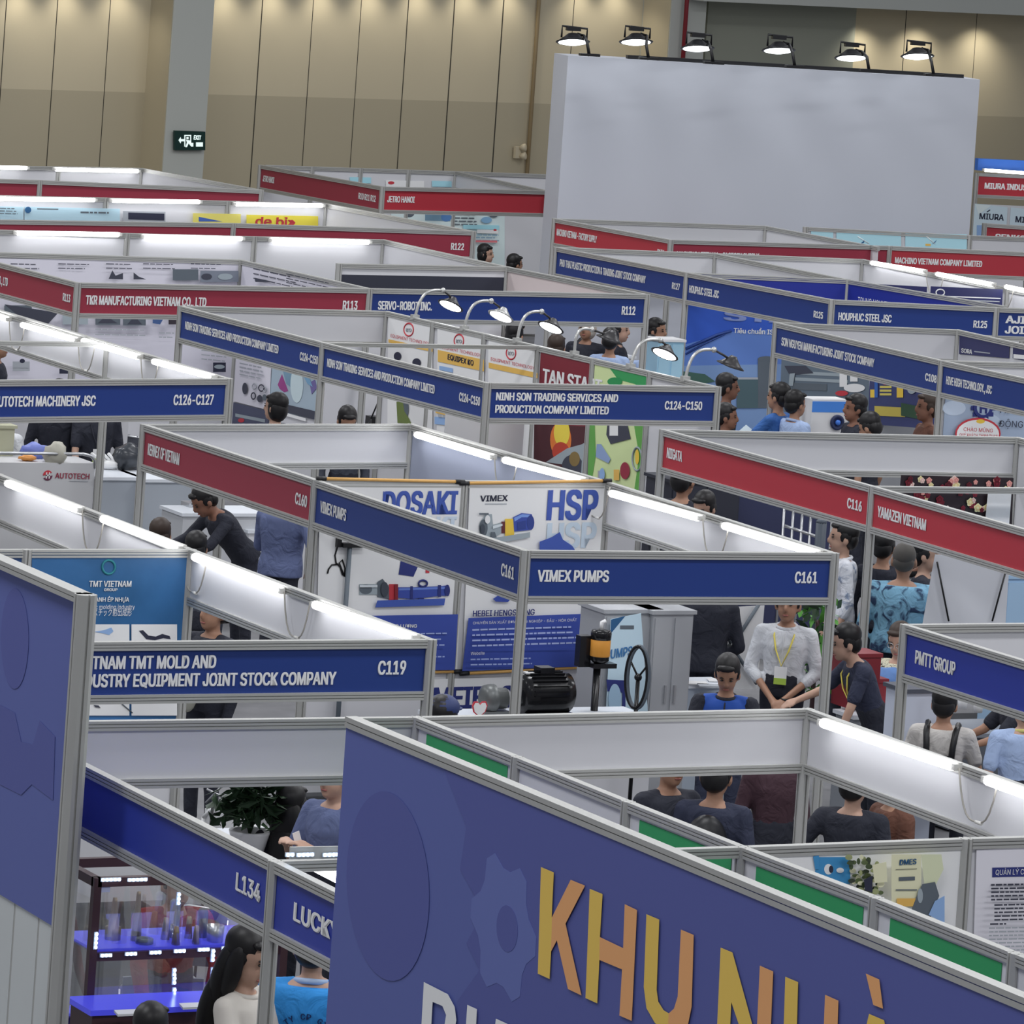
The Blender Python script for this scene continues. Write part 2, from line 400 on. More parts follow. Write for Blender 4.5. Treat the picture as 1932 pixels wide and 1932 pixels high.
def flood(base, head, label):
    """black arm floodlight: base on the rail, head in front of the wall"""
    o = thing('floodlight', label, 'lamp', base, 'black floodlights along the top of the white display wall')
    m = MB(); m.obox(base - dn * 0.14 - fn * 0.05, dn * 0.28, fn * 0.1, UP * 0.035, BLACK); m.build('clamp', o)
    a = MB(); k = head + UP * 0.12 + dn * 0.06; a.tube([base, base - dn * 0.05 + UP * 0.2, k + dn * 0.1 - UP * 0.02, k], 0.022, BLACK, 6); a.build('arm', o)
    h = MB(); ax = (UP * -1 + fn * 0.25).normalized(); s = Vector((dn.x, dn.y, 0))
    h.lathe(head + UP * 0.1, [(0.07, -0.02), (0.12, 0.02), (0.2, 0.075), (0.24, 0.09), (0.235, 0.1)], BLACK, 14, axis=tuple(ax)); h.build('shade', o)
    y = MB(); y.tube([head + s * 0.2 + UP * 0.06, head + s * 0.2 + UP * 0.2, head - s * 0.16 + UP * 0.22, head - s * 0.16 + UP * 0.06], 0.016, BLACK, 5); y.obox(head - s * 0.1 + UP * 0.16 - fn * 0.04, s * 0.2, fn * 0.08, UP * 0.06, BLACK); y.build('bracket', o)
    g = MB(); g.lathe(head + UP * 0.1, [(0.205, 0.085), (0.205, 0.104), (0.10, 0.13), (0.02, 0.135)], mat('flood_lens', (1, 1, 1), 0.3, emit=2.6, ecol=(0.92, 0.98, 1.0)), 14, axis=tuple(ax)); g.build('lens', o)
for i, (hx, hy, bx, by) in enumerate(((1080, 80, 1112, 106), (1199, 80, 1224, 113), (1315, 92, 1346, 121), (1468, 96, 1500, 128), (1605, 110, 1640, 135), (1730, 107, 1762, 144))):
    b = at(bx, by, zt + 0.06); h = Pl(TL + fn * 0.45, TR + fn * 0.45).hit(hx, hy)
    flood(b, h, ORD[i] + ' black floodlight from the left on top of the white display wall')

# ================================================================== BOOTHS
def W(*c): return at(*c)
# --- L134 / casting row
G = [(13.76, 27.22), (13.78, 25.98), (13.79, 24.70), (13.81, 23.49), (13.86, 22.24), (13.87, 20.98), (13.88, 19.7)]
P0, P1, P2 = (11.2, 27.28), (11.15, 23.49), (11.13, 19.6)
b = Booth('corner booth with violet blue fascia numbered L134 over a lit glass showcase', P1)
b.fascia(P0, P1, 'L', BLUE2, [('INTERNATIONAL TRADE COMPANY', .04, .285, .52, .28), ('L134', .885, .962, .5, .3)])
b.fascia(P0, G[0], 'U', BLUE2)
b.wall((11.2, 23.49), (12.6, 23.49), z1=1.0, posts=False, beam=False)
L134 = b
b = Booth('booth with violet blue casting company fascia next to booth L134', P2)
b.fascia(P1, P2, 'L', BLUE2, [('LUCKY CASTING', .07, .40, .5, .3)])
# --- tall printed banner wall and the green-header row behind it
b = Booth('white booth row with green header strips behind the big blue banner wall', G[3]); GR = b
for i in range(6):
    pn = b.wall(G[i], G[i + 1])
    mb = MB(); a, c = Vector(G[i] + (0,)), Vector(G[i + 1] + (0,)); dd = c - a; nn = Vector((-1, 0, 0))
    if i != 1:
        mb.obox(a + dd * 0.12 + nn * 0.005 + UP * 1.95, dd * 0.80, nn * 0.003, UP * 0.478, GREEN); mb.build('green_strip', pn)
    else:
        lt = mat('logo_pale_red', C(205, 150, 160), 0.5); lg = mat('logo_green', C(60, 130, 80), 0.5)
        for f, z, r_, m_ in ((.33, 2.22, .06, lt), (.58, 2.16, .055, lg)):
            c_ = a + dd * f + nn * 0.006 + UP * z; rg = []
            for k in range(20): rg.append(c_ + dd.normalized() * (r_ * math.cos(k * PI / 10)) + UP * (r_ * math.sin(k * PI / 10)))
            mb.tube(rg, 0.009, m_, 4, closed=True); mb.prism([c_ + (q_ - c_) * .55 for q_ in rg], nn * 0.002, m_)
        mb.build('printed_logos', pn)
b.fascia(G[0], (16.42, 27.27), 'U', GREEN)
R0, R1, R2 = (16.42, 27.27), (16.40, 23.52), (16.38, 19.7)
b.fascia(R0, R1, 'R', GREEN); b.fascia(R1, R2, 'R', GREEN)
b.wall(G[3], (15.19, 23.53)); b.wall((15.19, 23.53), R1)
b.beam(P1, G[3])
tubes_px(Pl(R0, R2), [(1552, 1364, 1798, 1446), (1862, 1472, 1995, 1520)], 'right wall of the green header booth', cables='all',
         order=['lit tube light at the corner of the green header booth right wall', 'lit tube light cut by the right picture edge in the green header booth'])
# --- C119 block
b = Booth('booth with blue two-line fascia numbered C119', (15.15, 29.85)); C119 = b
b.fascia((12.45, 29.88), (15.15, 29.85), 'D', BLUE, [('VIETNAM TMT MOLD AND', .096, .45, .72, .27), ('INDUSTRY EQUIPMENT JOINT STOCK COMPANY', .096, .758, .33, .27), ('C119', .867, .937, .55, .29)])
b.fascia((15.15, 29.85), (15.14, 33.62), 'R', BLUE)
b.wall((13.9, 33.62), (15.14, 33.62)); b.wall((12.6, 33.62), (13.9, 33.62))
b2 = Booth('white booth with lit tube lights behind the teal poster partition', (15.17, 37.4))
b2.fascia((15.14, 33.62), (15.2, 37.42), 'R', BLUE); b2.fascia((12.6, 37.42), (15.2, 37.42), 'U', BLUE)
tubes_px(Pl((15.15, 29.85), (15.2, 37.42)), [(14, 912, 148, 962), (194, 979, 338, 1034), (367, 1051, 528, 1114), (594, 1141, 778, 1203)], 'right wall of booth C119', order=[
    'first lit tube light of four, on the white strip before the car parts counter', 'lit tube light just above the teal poster in the booth behind C119',
    'lit tube light right of the teal poster on the booth C119 side strip', 'lit tube light ending at the right corner of the C119 fascia'])
# --- C126-C127
aR, aB = W(432, 714), W(0, 585)
b = Booth('booth with blue fascia numbered C126-C127 over grey cloth tables', aR); AUT = b
b.fascia((17.4, 43.5), aR, 'D', BLUE, [('AUTOTECH MACHINERY JSC', .068, .466, .5, .31), ('C126-C127', .78, .94, .5, .31)])
b.fascia(aR, (20.03, 46.75), 'R', BLUE); b.fascia((20.03, 46.75), (20.02, 49.9), 'R', BLUE)
b.beam((16.6, 46.6), (20.0, 46.75), 2.5, 0.045); b.fascia((16.6, 49.9), (20.02, 49.9), 'U', BLUE)
tubes_px(Pl(aR, (20.02, 49.9)), [(-70, 572, 12, 602), (42, 613, 142, 641), (157, 643, 260, 673), (290, 682, 400, 711)], 'right wall of booth C126-C127', order=[
    'lit tube light at the left picture edge above booth C126-C127', 'second lit tube light up the wall from the C126-C127 fascia end, below the red fascia', 'lit tube light in the middle of the white side strip of booth C126-C127', 'lit tube light ending at the right corner of the C126-C127 fascia'])
# --- C160 / C161
vC, vM, rL, vR, vB, rR = W(992, 1038), W(597, 905), W(273, 800.5), W(1574, 1043), W(1145, 908), W(777, 800)
b = Booth('corner booth with two blue pump company fascias numbered C161', vC); VIM = b
b.fascia(vM, vC, 'L', BLUE, [('VIMEX PUMPS', .035, .165, .5, .3), ('C161', .905, .96, .5, .3)])
b.fascia(vC, vR, 'D', BLUE, [('VIMEX PUMPS', .043, .267, .53, .28), ('C161', .875, .946, .53, .28)])
b.fascia(vR, vB, 'R', BLUE)
w1 = vM.lerp(vB, 0.5); b.wall(vM, w1); b.wall(w1, vB)
b = Booth('booth with dark red fascia numbered C160 left of the blue C161 fascia', rL); C160 = b
b.fascia(rL, vM, 'L', RED, [('KERNEX OF VIETNAM', .037, .228, .5, .32), ('C160', .90, .962, .5, .3)])
b.fascia(rL, rR, 'U', RED); b.wall(vB, rR, material=mat('grey_blue_panel', C(146, 152, 170), 0.5))  # this wall panel is coloured darker and bluer than the white ones
tubes_px(Pl(vR, rR), [(786, 820, 926, 862), (952, 868, 1098, 906), (1153, 931, 1318, 977), (1366, 992, 1540, 1044)], 'right wall of booth C161', order=[
    'lit tube light on the bluish wall panel behind the pump posters', 'lit tube light above the right pump poster, second along the wall', 'lit tube light just right of the pump poster on the C161 side strip', 'lit tube light ending at the right corner of the C161 fascia'])
# --- C124-C150
nL, nM, nC, nR, nBL = W(342, 577), W(611, 646), W(920, 722), W(1354, 729.5), W(730, 587)
b = Booth('long corner booth with blue trading company fascias numbered C124-C150', nC); NIN = b
NS = 'NINH SON TRADING SERVICES AND PRODUCTION COMPANY LIMITED'
b.fascia(nL, nM, 'L', BLUE, [(NS, .045, .706, .52, .27), ('C124-C150', .855, .974, .5, .27)])
b.fascia(nM, nC, 'L', BLUE, [(NS, .036, .70, .52, .27), ('C124-C150', .848, .968, .5, .27)])
b.fascia(nC, nR, 'D', BLUE, [('NINH SON TRADING SERVICES AND', .04, .563, .73, .25), ('PRODUCTION COMPANY LIMITED', .04, .526, .32, .25), ('C124-C150', .772, .934, .52, .27)])
b.fascia(nL, nBL, 'U', BLUE)
NP = Pl(nBL, nR); qs = [NP.hit(x, 600) for x in (730, 820, 920, 1016, 1121, 1229)]
ws = [Vector((q_.x, q_.y, 0)) for q_ in [NP.hit(730, 587), NP.hit(819, 607), NP.hit(916, 630), NP.hit(1017, 653), NP.hit(1121, 677), NP.hit(1228, 702), nR]]
for i in range(6): b.wall(ws[i], ws[i + 1])
b.beam(nM, ws[3], 2.5, 0.04)
# --- C116
hL, hM, hBR = W(1252, 810), W(1648, 917), W(1920, 825)
b = Booth('booth with red fascia numbered C116', hL); HB = b
b.fascia(hL, hM, 'L', REDB, [('NIIGATA', .03, .105, .5, .3), ('C116', .895, .958, .5, .28)])
b.fascia(hL, hBR, 'U', REDB)
b.wall((26.28, 40.3), (26.25, 37.0)); b.beam(hM, (26.25, 36.9), 2.5, 0.05)
b = Booth('booth with red trading company fascia right of booth C116', hM)
b.fascia(hM, (22.69, 33.4), 'L', REDB, [('YAMAZEN VIETNAM', .031, .245, .5, .30)])
b.wall((26.25, 37.0), (26.2, 33.4))
# --- PMTT
b = Booth('booth with violet blue group fascia at the right edge above seated visitors', W(1709, 1178))
b.fascia(W(1709, 1178), (19.02, 26.8), 'L', BLUE2, [('PMTT GROUP', .046, .185, .5, .3)])
b.fascia(W(1709, 1178), (21.5, 30.27), 'U', BLUE2)
# --- C108 row
jL, jM, jBR = W(1465, 608), W(1778, 680), W(1808, 622)
b = Booth('booth with blue machinery maker fascia numbered C108', jL)
b.fascia(jL, jM, 'L', BLUE, [('SON NGUYEN MANUFACTURING JOINT STOCK COMPANY', .045, .613, .5, .3), ('C108', .915, .978, .45, .26)])
b.fascia(jL, jBR, 'U', BLUE)
jw = Vector((31.45, 46.4, 0)); b.wall(jBR, jw)
b = Booth('booth with blue technology company fascia right of booth C108', jM)
b.fascia(jM, (29.5, 43.2), 'L', BLUE, [('HIVE HIGH TECHNOLOGY., JSC', .033, .278, .5, .28)])
b.wall(jw, (31.4, 43.2)); b.wall((29.47, 43.3), (31.4, 43.25), posts=False)
# --- R125 / R127 block
k0, k1, k2, k3 = W(1050, 466), W(1297, 514), W(1570, 565), W(1880, 580)
b = Booth('booth with dark blue plastics company fascia numbered R127', k0); KB = b
b.fascia(k0, k1, 'L', BLUE, [('PHU THAI PLASTIC PRODUCTION & TRADING JOINT STOCK COMPANY', .04, .70, .52, .3), ('R127', .90, .955, .5, .26)])
k4 = W(1350, 478); b.fascia(k0, k4, 'U', BLUE)
b = Booth('corner booth with blue steel company fascias numbered R125', k2)
b.fascia(k1, k2, 'L', BLUE, [('HOUPHUC STEEL JSC', .026, .235, .5, .3), ('R125', .89, .95, .45, .26)])
b.fascia(k2, k3, 'D', BLUE, [('HOUPHUC STEEL JSC', .045, .364, .5, .3), ('R125', .867, .948, .45, .28)])
k5 = W(1600, 527); k6 = W(1900, 578)
b.fascia(k4, k5, 'R', BLUE); b.wall(k5, k6, posts=False)
b = Booth('booth with blue fascia at the right edge beyond fascia R125', (36.2, 52.0))
b.fascia(k3, (36.3, 51.95), 'D', BLUE, [('AJIMI VIETNAM', .05, .5, .7, .3), ('JOINT STOCK COMPANY', .05, .7, .28, .3)])
k7 = W(1628, 489); k8 = Vector((k7.x + .1, k7.y - 7.0, 0))
b.fascia(k4, k7, 'U', BLUE); b.fascia(k7, (k7.x + .05, k7.y - 3.4), 'R', BLUE); b.fascia((k7.x + .05, k7.y - 3.4), k8, 'R', BLUE)
tubes_px(Pl(k7, k8), [(1645, 496, 1742, 512), (1768, 517, 1872, 537), (1898, 541, 1995, 561)], 'white wall behind the steel company booths')
# --- red row in front of the white display wall
d0, d1, d2, d3 = W(1047, 412), W(1266, 452), W(1678, 464), W(1940, 476)
b = Booth('booth with short red fascia below the white display wall', d0)
MV = 'MACHINO VIETNAM - FACTORY SUPPLY'
b.fascia(d0, d1, 'L', REDB, [(MV, .03, .38, .55, .3), ('R136', .90, .955, .5, .26)])
d4 = W(1445, 426); b.fascia(d0, d4, 'U', REDB)
b = Booth('booth with long dark red fascia in front of the white display wall', d2)
b.fascia(d1, d2, 'D', RED, [(MV, .03, .40, .5, .28)])
b.fascia(d4, W(1660, 466), 'R', RED)
b = Booth('booth with red fascia beside the row of pale blue posters', d3)
b.fascia(d2, d3, 'D', REDB, [('MACHINO VIETNAM COMPANY LIMITED', .047, .67, .52, .27)])
d5, d6 = W(1520, 428), W(1830, 444); b.wall(d5, d6); b.wall(d6, (d6.x + 2.5, d6.y - .1))
# --- R113 / R112
t1, t2, t3 = W(147, 533), W(697, 544), W(1221, 555); t0 = (22.0, 55.95)
b = Booth('corner booth with dark red fascias numbered R113', t1); TK = b
b.fascia(t0, t1, 'L', RED, [('TKR MANUFACTURING VIETNAM CO., LTD', .04, .46, .5, .3), ('R113', .90, .955, .5, .28)])
b.fascia(t1, t2, 'D', RED, [('TKR MANUFACTURING VIETNAM CO., LTD', .03, .435, .52, .33), ('R113', .91, .96, .5, .33)])
tb = W(455, 490); b.wall((22.0, 55.95), tb); b.wall(tb, t2)
b = Booth('booth with blue robot company fascia numbered R112', t3)
b.fascia(t2, t3, 'D', BLUE, [('SERVO-ROBOT INC.', .034, .222, .52, .32), ('R112', .91, .958, .5, .32)])
te = W(957, 503); b.wall(W(640, 497), te, z0=2.37); b.wall(te, t3, z0=2.12, material=mat('pale_pink_laminate', C(205, 192, 190), 0.5))
DKN = mat('dark_backdrop', C(44, 46, 58), 0.6); b.wall(W(640, 497), te, z1=2.37, material=DKN, posts=False, beam=False)
# --- back of R113 row with tube lights
e1, e0 = W(724, 452), W(-20, 433)
b = Booth('white lit booth backs with three tube lights behind the R113 booth', e1)
b.wall(e0, W(240, 440)); b.wall(W(240, 440), W(480, 446)); b.wall(W(480, 446), e1)
b.fascia(e1, te, 'R', RED)
tubes_px(Pl(e0, e1), [(32, 439.5, 224, 442.5), (272, 446.5, 456, 450.5), (513, 453.5, 696, 457)], 'white partition behind booth R113', cables=False)
# --- R122 row
f0, f1, f2 = W(-30, 414), W(440, 421), W(893, 436)
b = Booth('booth with dark red fascia numbered R122', f2)
b.fascia(f1, f2, 'D', RED, [('R122', .91, .963, .45, .3)])
g1, g0 = W(616, 384), W(-20, 368); b.fascia(g1, f2, 'R', RED)
b2 = Booth('booth with plain dark red fascia left of fascia R122', f1)
b2.fascia(f0, f1, 'D', RED); b2.wall(g0, W(200, 373)); b2.wall(W(200, 373), W(430, 379)); b2.wall(W(430, 379), g1)
R122W = Pl(g0, g1)
tubes_px(R122W, [(-4, 375, 178, 377.5), (212, 378.5, 376, 381), (445, 385, 608, 388)], 'white partition behind booth R122', cables=False)
h0, h1, h2 = W(-20, 337), W(75, 340), W(493, 358)
b = Booth('farthest red fascia booth at the left by the rear wall', h2)
b.fascia(h0, h1, 'D', RED); b.fascia(h1, h2, 'D', RED, fh=0.3)
i1, i0 = W(268, 317), W(-60, 312); b.wall(i0, W(110, 314)); b.wall(W(110, 314), i1); b.fascia(i1, h2, 'R', RED, fh=.3)
tubes_px(Pl(i0, i1), [(-60, 315, 50, 317), (105, 319.5, 260, 323)], 'farthest white partition at the left', cables=False)
# --- JETRO
j0, j1, j2 = W(492, 311), W(722, 352), (36.45, 68.2)
b = Booth('corner booth with red fascias beside the white display wall', j1)
b.fascia(j0, j1, 'L', RED, [('JETRO HANOI', .03, .125, .5, .3), ('R10 R11 R12', .82, .955, .5, .3)])
b.fascia(j1, j2, 'D', REDB, [('JETRO HANOI', .028, .166, .55, .3)])
m0, m1, m2 = W(497, 311), W(860, 323), W(1040, 329)
for s_ in range(4): b.wall(m0.lerp(m1, s_ / 4), m0.lerp(m1, (s_ + 1) / 4))
b.wall(m1, m2); b.fascia(m1, W(1040, 361), 'R', RED, fh=.3)
JETB = Pl(m0, m1)
# --- right edge booths
u0 = W(1843, 326); b = Booth('booth with red fascia and tube light at the far right edge', u0)
b.fascia(u0, (u0.x + 3.2, u0.y - .5), 'D', REDB, [('MIURA INDUSTRIES VIETNAM COMPANY', .05, .75, .5, .3)], fh=.42)
mz = W(1838, 380, 2.1); b.wall((mz.x, mz.y), (mz.x + 1.0, mz.y - .12), posts=False, beam=False, z1=2.06); b.wall((mz.x + 1.0, mz.y - .12), (mz.x + 3.0, mz.y - .4), posts=False, beam=False, z1=2.06)
MIU = Pl((mz.x, mz.y), (mz.x + 1.0, mz.y - .12))
bl = MB(); p_ = W(1846, 299, 2.75); bl.obox(Vector((p_.x, p_.y, 2.55)), Vector((3.5, -.4, 0)), Vector((0, .1, 0)), UP * .2, mat('sky_blue_sign', C(70, 120, 215), .4)); tag(bl.build('sign_board'), 'bright blue sign strip above the red fascia at the far right edge', 'sign')
tubes_px(Pl(u0 - Vector((0, .2, 0)), Vector((u0.x + 3.2, u0.y - .7, 0))), [(1858, 321, 1995, 331)], 'x', cables=False, order=['lit tube light over the red fascia at the far right edge'])
v0 = W(1858, 421); b = Booth('small red fascia booth end at the right edge below the boiler posters', v0)
b.fascia(v0, (v0.x + 3, v0.y - 1.6), 'L', REDB, [('SENKO SANGYO VIETNAM', .05, .55, .5, .34)])

# ================================================================== BIG BLUE BANNERS
BANM = mat('banner_blue', C(80, 90, 148), 0.5)
def bcol(r_, g_, b_): return mat('banner_%d_%d_%d' % (r_, g_, b_), C(r_, g_, b_), 0.5)
ba, bb = at(662, 1351, 3.5), at(1990, 1901, 3.5); ba.z = bb.z = 0
bn = thing('banner_wall', 'large blue banner wall with yellow and white lettering in the foreground', 'banner', tuple((ba + bb) / 2))
KP = Pl(ba, bb); ZLOW = 1.85
kd = (bb - ba).normalized()
mb = MB(); mb.obox(ba + UP * ZLOW - KP.n * 0.02, bb - ba, KP.n * 0.04, UP * (3.46 - ZLOW), BANM); mb.build('banner_panel', bn)
beam_mb(ba, bb, 3.5, 0.05, 0.06, 1).build('frame_rail', bn)
mb = MB()
for k in range(15): mb.obox(ba + kd * (0.5 * k) + UP * 0.03 - KP.n * 0.01, kd * 0.48, KP.n * 0.02, UP * (ZLOW - 0.03), WHITE)
mb.build('base_panel', bn)
post_mb(ba.x + .05, ba.y - .05, 0, ZLOW, 0.045).build('post', bn); post_mb(bb.x, bb.y, 0, 3.45, 0.045).build('post', bn)
mb = MB()
def kp(x, y, o): return KP.hit(x, y, 0.022 + o)
def kpoly(m_, pts, o=0.001, bld=None): (bld or mb).prism([kp(x, y, o) for x, y in pts], KP.n * 0.001, m_)
def kell(m_, cx, cy, rx, ry, o=0.001, skew=0.0, n=40): kpoly(m_, [(cx + rx * math.cos(2 * PI * k / n), cy + ry * math.sin(2 * PI * k / n) + skew * rx * math.cos(2 * PI * k / n)) for k in range(n)], o)
g1_, g2_, g3_ = bcol(88, 99, 156), bcol(74, 81, 140), bcol(72, 78, 136)
# tone shapes of the printed gear pattern
kell(g2_, 732, 1672, 78, 178, .0002, .25)
kpoly(g2_, [(838, 1452), (1925, 1880), (1990, 1990), (870, 1990), (862, 1890), (905, 1830), (880, 1780), (912, 1720), (868, 1640), (880, 1560)], .0002)
gear = []
for k in range(24):
    a = 2 * PI * k / 24; rr_ = 1.0 if (k % 4) in (0, 1) else 0.80
    gear.append((950 + 62 * rr_ * math.cos(a), 1750 + 140 * rr_ * math.sin(a) + 62 * rr_ * math.cos(a) * .3))
kpoly(g1_, gear, .0012); kell(g2_, 957, 1752, 20, 44, .0024, .2)
mb.build('gear_pattern', bn)
YEL = mat('banner_yellow', (.86, .585, .115), 0.5); ORA = mat('banner_orange', (.86, .42, .17), 0.5); BWH = mat('banner_white', C(236, 240, 242), 0.5)
mb = MB(); O = .007; OO = .0075
kpoly(YEL, [(1021, 1636), (1045, 1646), (1041, 1731), (1043, 1729), (1043, 1775), (1040, 1794), (1037, 1847), (1015, 1837)], O)
kpoly(ORA, [(1042, 1730), (1077, 1660), (1104, 1671), (1067, 1743), (1097, 1878), (1072, 1866), (1051, 1774), (1040, 1795)], OO)
kpoly(YEL, [(1113, 1677), (1137, 1687), (1132, 1768), (1131, 1811), (1127, 1893), (1105, 1883)], O)
kpoly(ORA, [(1132, 1768), (1176, 1789), (1179, 1706), (1202, 1717), (1192, 1926), (1169, 1916), (1174, 1829), (1131, 1811)], OO)
UO = [(1220, 1725), (1244, 1735), (1239, 1868), (1242, 1890), (1252, 1906), (1262, 1912), (1272, 1903), (1277, 1880)]
UI = [(1286, 1755), (1309, 1765), (1305, 1900), (1298, 1932), (1283, 1948), (1260, 1946), (1236, 1928), (1222, 1902), (1215, 1862)]
kpoly(YEL, [(1220, 1725), (1244, 1735), (1239, 1868), (1242, 1890), (1252, 1906), (1262, 1912), (1260, 1948), (1236, 1930), (1220, 1902), (1215, 1862)], O)
kpoly(ORA, [(1285, 1754), (1309, 1764), (1305, 1900), (1298, 1934), (1283, 1950), (1260, 1948), (1262, 1912), (1272, 1903), (1279, 1880)], OO)
kpoly(YEL, [(1360, 1788), (1382, 1797), (1420, 1935), (1420, 2010), (1380, 1890), (1374, 2015), (1350, 2010)], O)
kpoly(ORA, [(1434, 1822), (1459, 1833), (1450, 2045), (1424, 2035), (1420, 1950), (1428, 1950)], OO)
kpoly(YEL, [(1482, 1843), (1506, 1853), (1503, 1960), (1510, 1995), (1520, 2010), (1520, 2040), (1495, 2020), (1478, 1970)], O)
kpoly(ORA, [(1557, 1877), (1582, 1888), (1578, 2010), (1560, 2050), (1520, 2040), (1520, 2010), (1545, 2005), (1553, 1980)], OO)
kpoly(ORA, [(1634, 1837), (1659, 1848), (1666, 1903), (1648, 1896)], OO)
kpoly(YEL, [(1640, 1913), (1668, 1925), (1700, 2080), (1670, 2070), (1655, 1990), (1635, 2050), (1610, 2040)], O)
mb.build('yellow_lettering', bn)
mb = MB()
kpoly(BWH, [(800, 1853), (818, 1862), (812, 1968), (794, 1960)], O)
kpoly(BWH, [(818, 1862), (845, 1876), (858, 1900), (861, 1925), (855, 1960), (812, 1968), (815, 1942), (838, 1940), (842, 1915), (835, 1898), (816, 1890)], OO)
kpoly(BWH, [(882, 1896), (900, 1904), (897, 1960), (878, 1955)], O); kpoly(BWH, [(936, 1922), (958, 1932), (956, 1960), (932, 1955)], O)
mb.build('white_lettering', bn)
# left tower banner
ZT = 3.5; lb = W(162, 1121, ZT); la = W(-150, 985, ZT)
lbn = thing('banner_tower', 'tall blue banner tower on a white base at the left edge', 'banner', (lb.x, lb.y, 0))
LP = Pl(la, lb); zlow = LP.hit(107, 1752).z
dl = (lb - la); dl.z = 0
mb = MB(); mb.obox(Vector((la.x, la.y, zlow)), dl, -LP.n * 0.04, UP * (ZT - 0.05 - zlow), BANM); mb.build('banner_panel', lbn)
beam_mb(la, lb, ZT, 0.05, 0.09, 1).build('frame_rail', lbn)
post_mb(lb.x, lb.y, 0, ZT, 0.055).build('post', lbn)
def lpoly(m_, pts): mb.prism([LP.hit(x, y, 0.002) for x, y in pts], LP.n * 0.001, m_)
mb = MB(); lpoly(g2_, [(28 + 26 * math.cos(k * PI / 16), 1205 + 95 * math.sin(k * PI / 16)) for k in range(32)])
lpoly(g2_, [(0, 1330), (28, 1345), (40, 1400), (62, 1405), (75, 1360), (104, 1390), (100, 1510), (60, 1480), (40, 1500), (0, 1480)]); mb.build('gear_pattern', lbn)
mb = MB(); GLS = mat('milky_panel', C(178, 182, 182), 0.3, noise=.05, nscale=2)
for k in range(4):
    a = Vector((lb.x, lb.y, 0)) - dl.normalized() * (0.36 * (k + 1)); mb.obox(a + UP * .03 - LP.n * .01, dl.normalized() * 0.335, -LP.n * 0.02, UP * (zlow - .03), GLS)
mb.build('base_panel', lbn)
mb = MB()
for k in range(5):
    a = Vector((lb.x, lb.y, 0)) - dl.normalized() * (0.36 * k + .03); mb.obox(a - LP.n * .012, dl.normalized() * 0.03, -LP.n * 0.02, UP * zlow, ALU)
mb.build('base_frame', lbn)
mb = MB(); mb.obox(Vector((lb.x + .06, lb.y - .02, 0)), Vector((.75, .02, 0)), Vector((0, .03, 0)), UP * 1.0, WHITE); beam_mb((lb.x + .05, lb.y), (lb.x + .85, lb.y + .02), 1.05, .05).build('base_rail', lbn); mb.build('return_panel', lbn)

# ================================================================== POSTERS
TXT = (lambda m: m)
def poster(name, label, pl, quad, base, items, group=None, off=0.012, cat='poster', thick=0.004, part='printed_artwork'):
    """flat printed sheet on a wall plane; quad and artwork are read off the photo and laid on that plane"""
    q = [pl.hit(x, y, off) for x, y in quad]; c = sum(q, Vector()) / 4
    o = thing(name, label, cat, c, group)
    mb = MB(); mb.prism(q, pl.n * thick, base); mb.build('sheet', o)
    if items:
        art = MB(); k = 0
        for it in items:
            k += 1; e = off + thick + 0.0012 * k
            if it[0] == 'p': art.prism([pl.hit(x, y, e) for x, y in it[2]], pl.n * 0.001, it[1])
            elif it[0] == 'r':
                x0, y0, x1, y1 = it[2]; sl = it[3] if len(it) > 3 else 0.0
                art.prism([pl.hit(*c_, e) for c_ in ((x0, y0), (x1, y0 + sl * (x1 - x0)), (x1, y1 + sl * (x1 - x0)), (x0, y1))], pl.n * 0.001, it[1])
            elif it[0] == 'e':
                cx, cy, rx, ry = it[2]; art.prism([pl.hit(cx + rx * math.cos(a * PI / 12), cy + ry * math.sin(a * PI / 12), e) for a in range(24)], pl.n * 0.001, it[1])
            elif it[0] == 'o':
                cx, cy, rx, ry, w = it[2]; P_ = [pl.hit(cx + rx * math.cos(a * PI / 12), cy + ry * math.sin(a * PI / 12), e) for a in range(24)]
                art.tube(P_, w / pxm(P_[0]), it[1], 4, closed=True)
            elif it[0] == 'l':
                art.tube([pl.hit(x, y, e) for x, y in it[2]], it[3] / pxm(q[0]), it[1], 4)
            elif it[0] == 't':
                m_, s, x0, y0, x1, y1, h = it[1:8]; p0 = pl.hit(x0, y0, e); p1 = pl.hit(x1, y1, e)
                text_to(art, s, p0, p1, UP, h / pxm(p0), pl.n * 0.001, m_, bold=it[8] if len(it) > 8 else 0.02)
        art.build(part, o)
    return o
def tlines(m_, x0, y0, x1, n, dy, h=2.5, sl=0.0, seed=1):
    """illegible body copy: dashes of small print"""
    rd = random.Random(seed); out = []
    for i in range(n):
        x = x0; xe = x1 - rd.random() * (x1 - x0) * .25
        while x < xe:
            w = rd.uniform(5, 16); out.append(('r', m_, (x, y0 + i * dy + sl * (x - x0), min(x + w, xe), y0 + i * dy + h + sl * (x - x0)), sl)); x += w + 2.2
    return out
PW = cm(212, 214, 216, .4); PWH = cm(226, 228, 232, .4); PGR = cm(150, 154, 160); PDK = cm(58, 60, 72); INK = cm(40, 42, 60); NAVY = cm(40, 48, 108); PBL = cm(62, 84, 160); PBL2 = cm(54, 72, 150)
LBL = cm(130, 160, 200); PYE = cm(214, 178, 66); PRED = cm(176, 52, 62); STL = cm(142, 152, 158); STD = cm(84, 92, 100); GOLD = cm(206, 166, 84); ALB = cm(170, 196, 208); TEAL = cm(40, 84, 124)
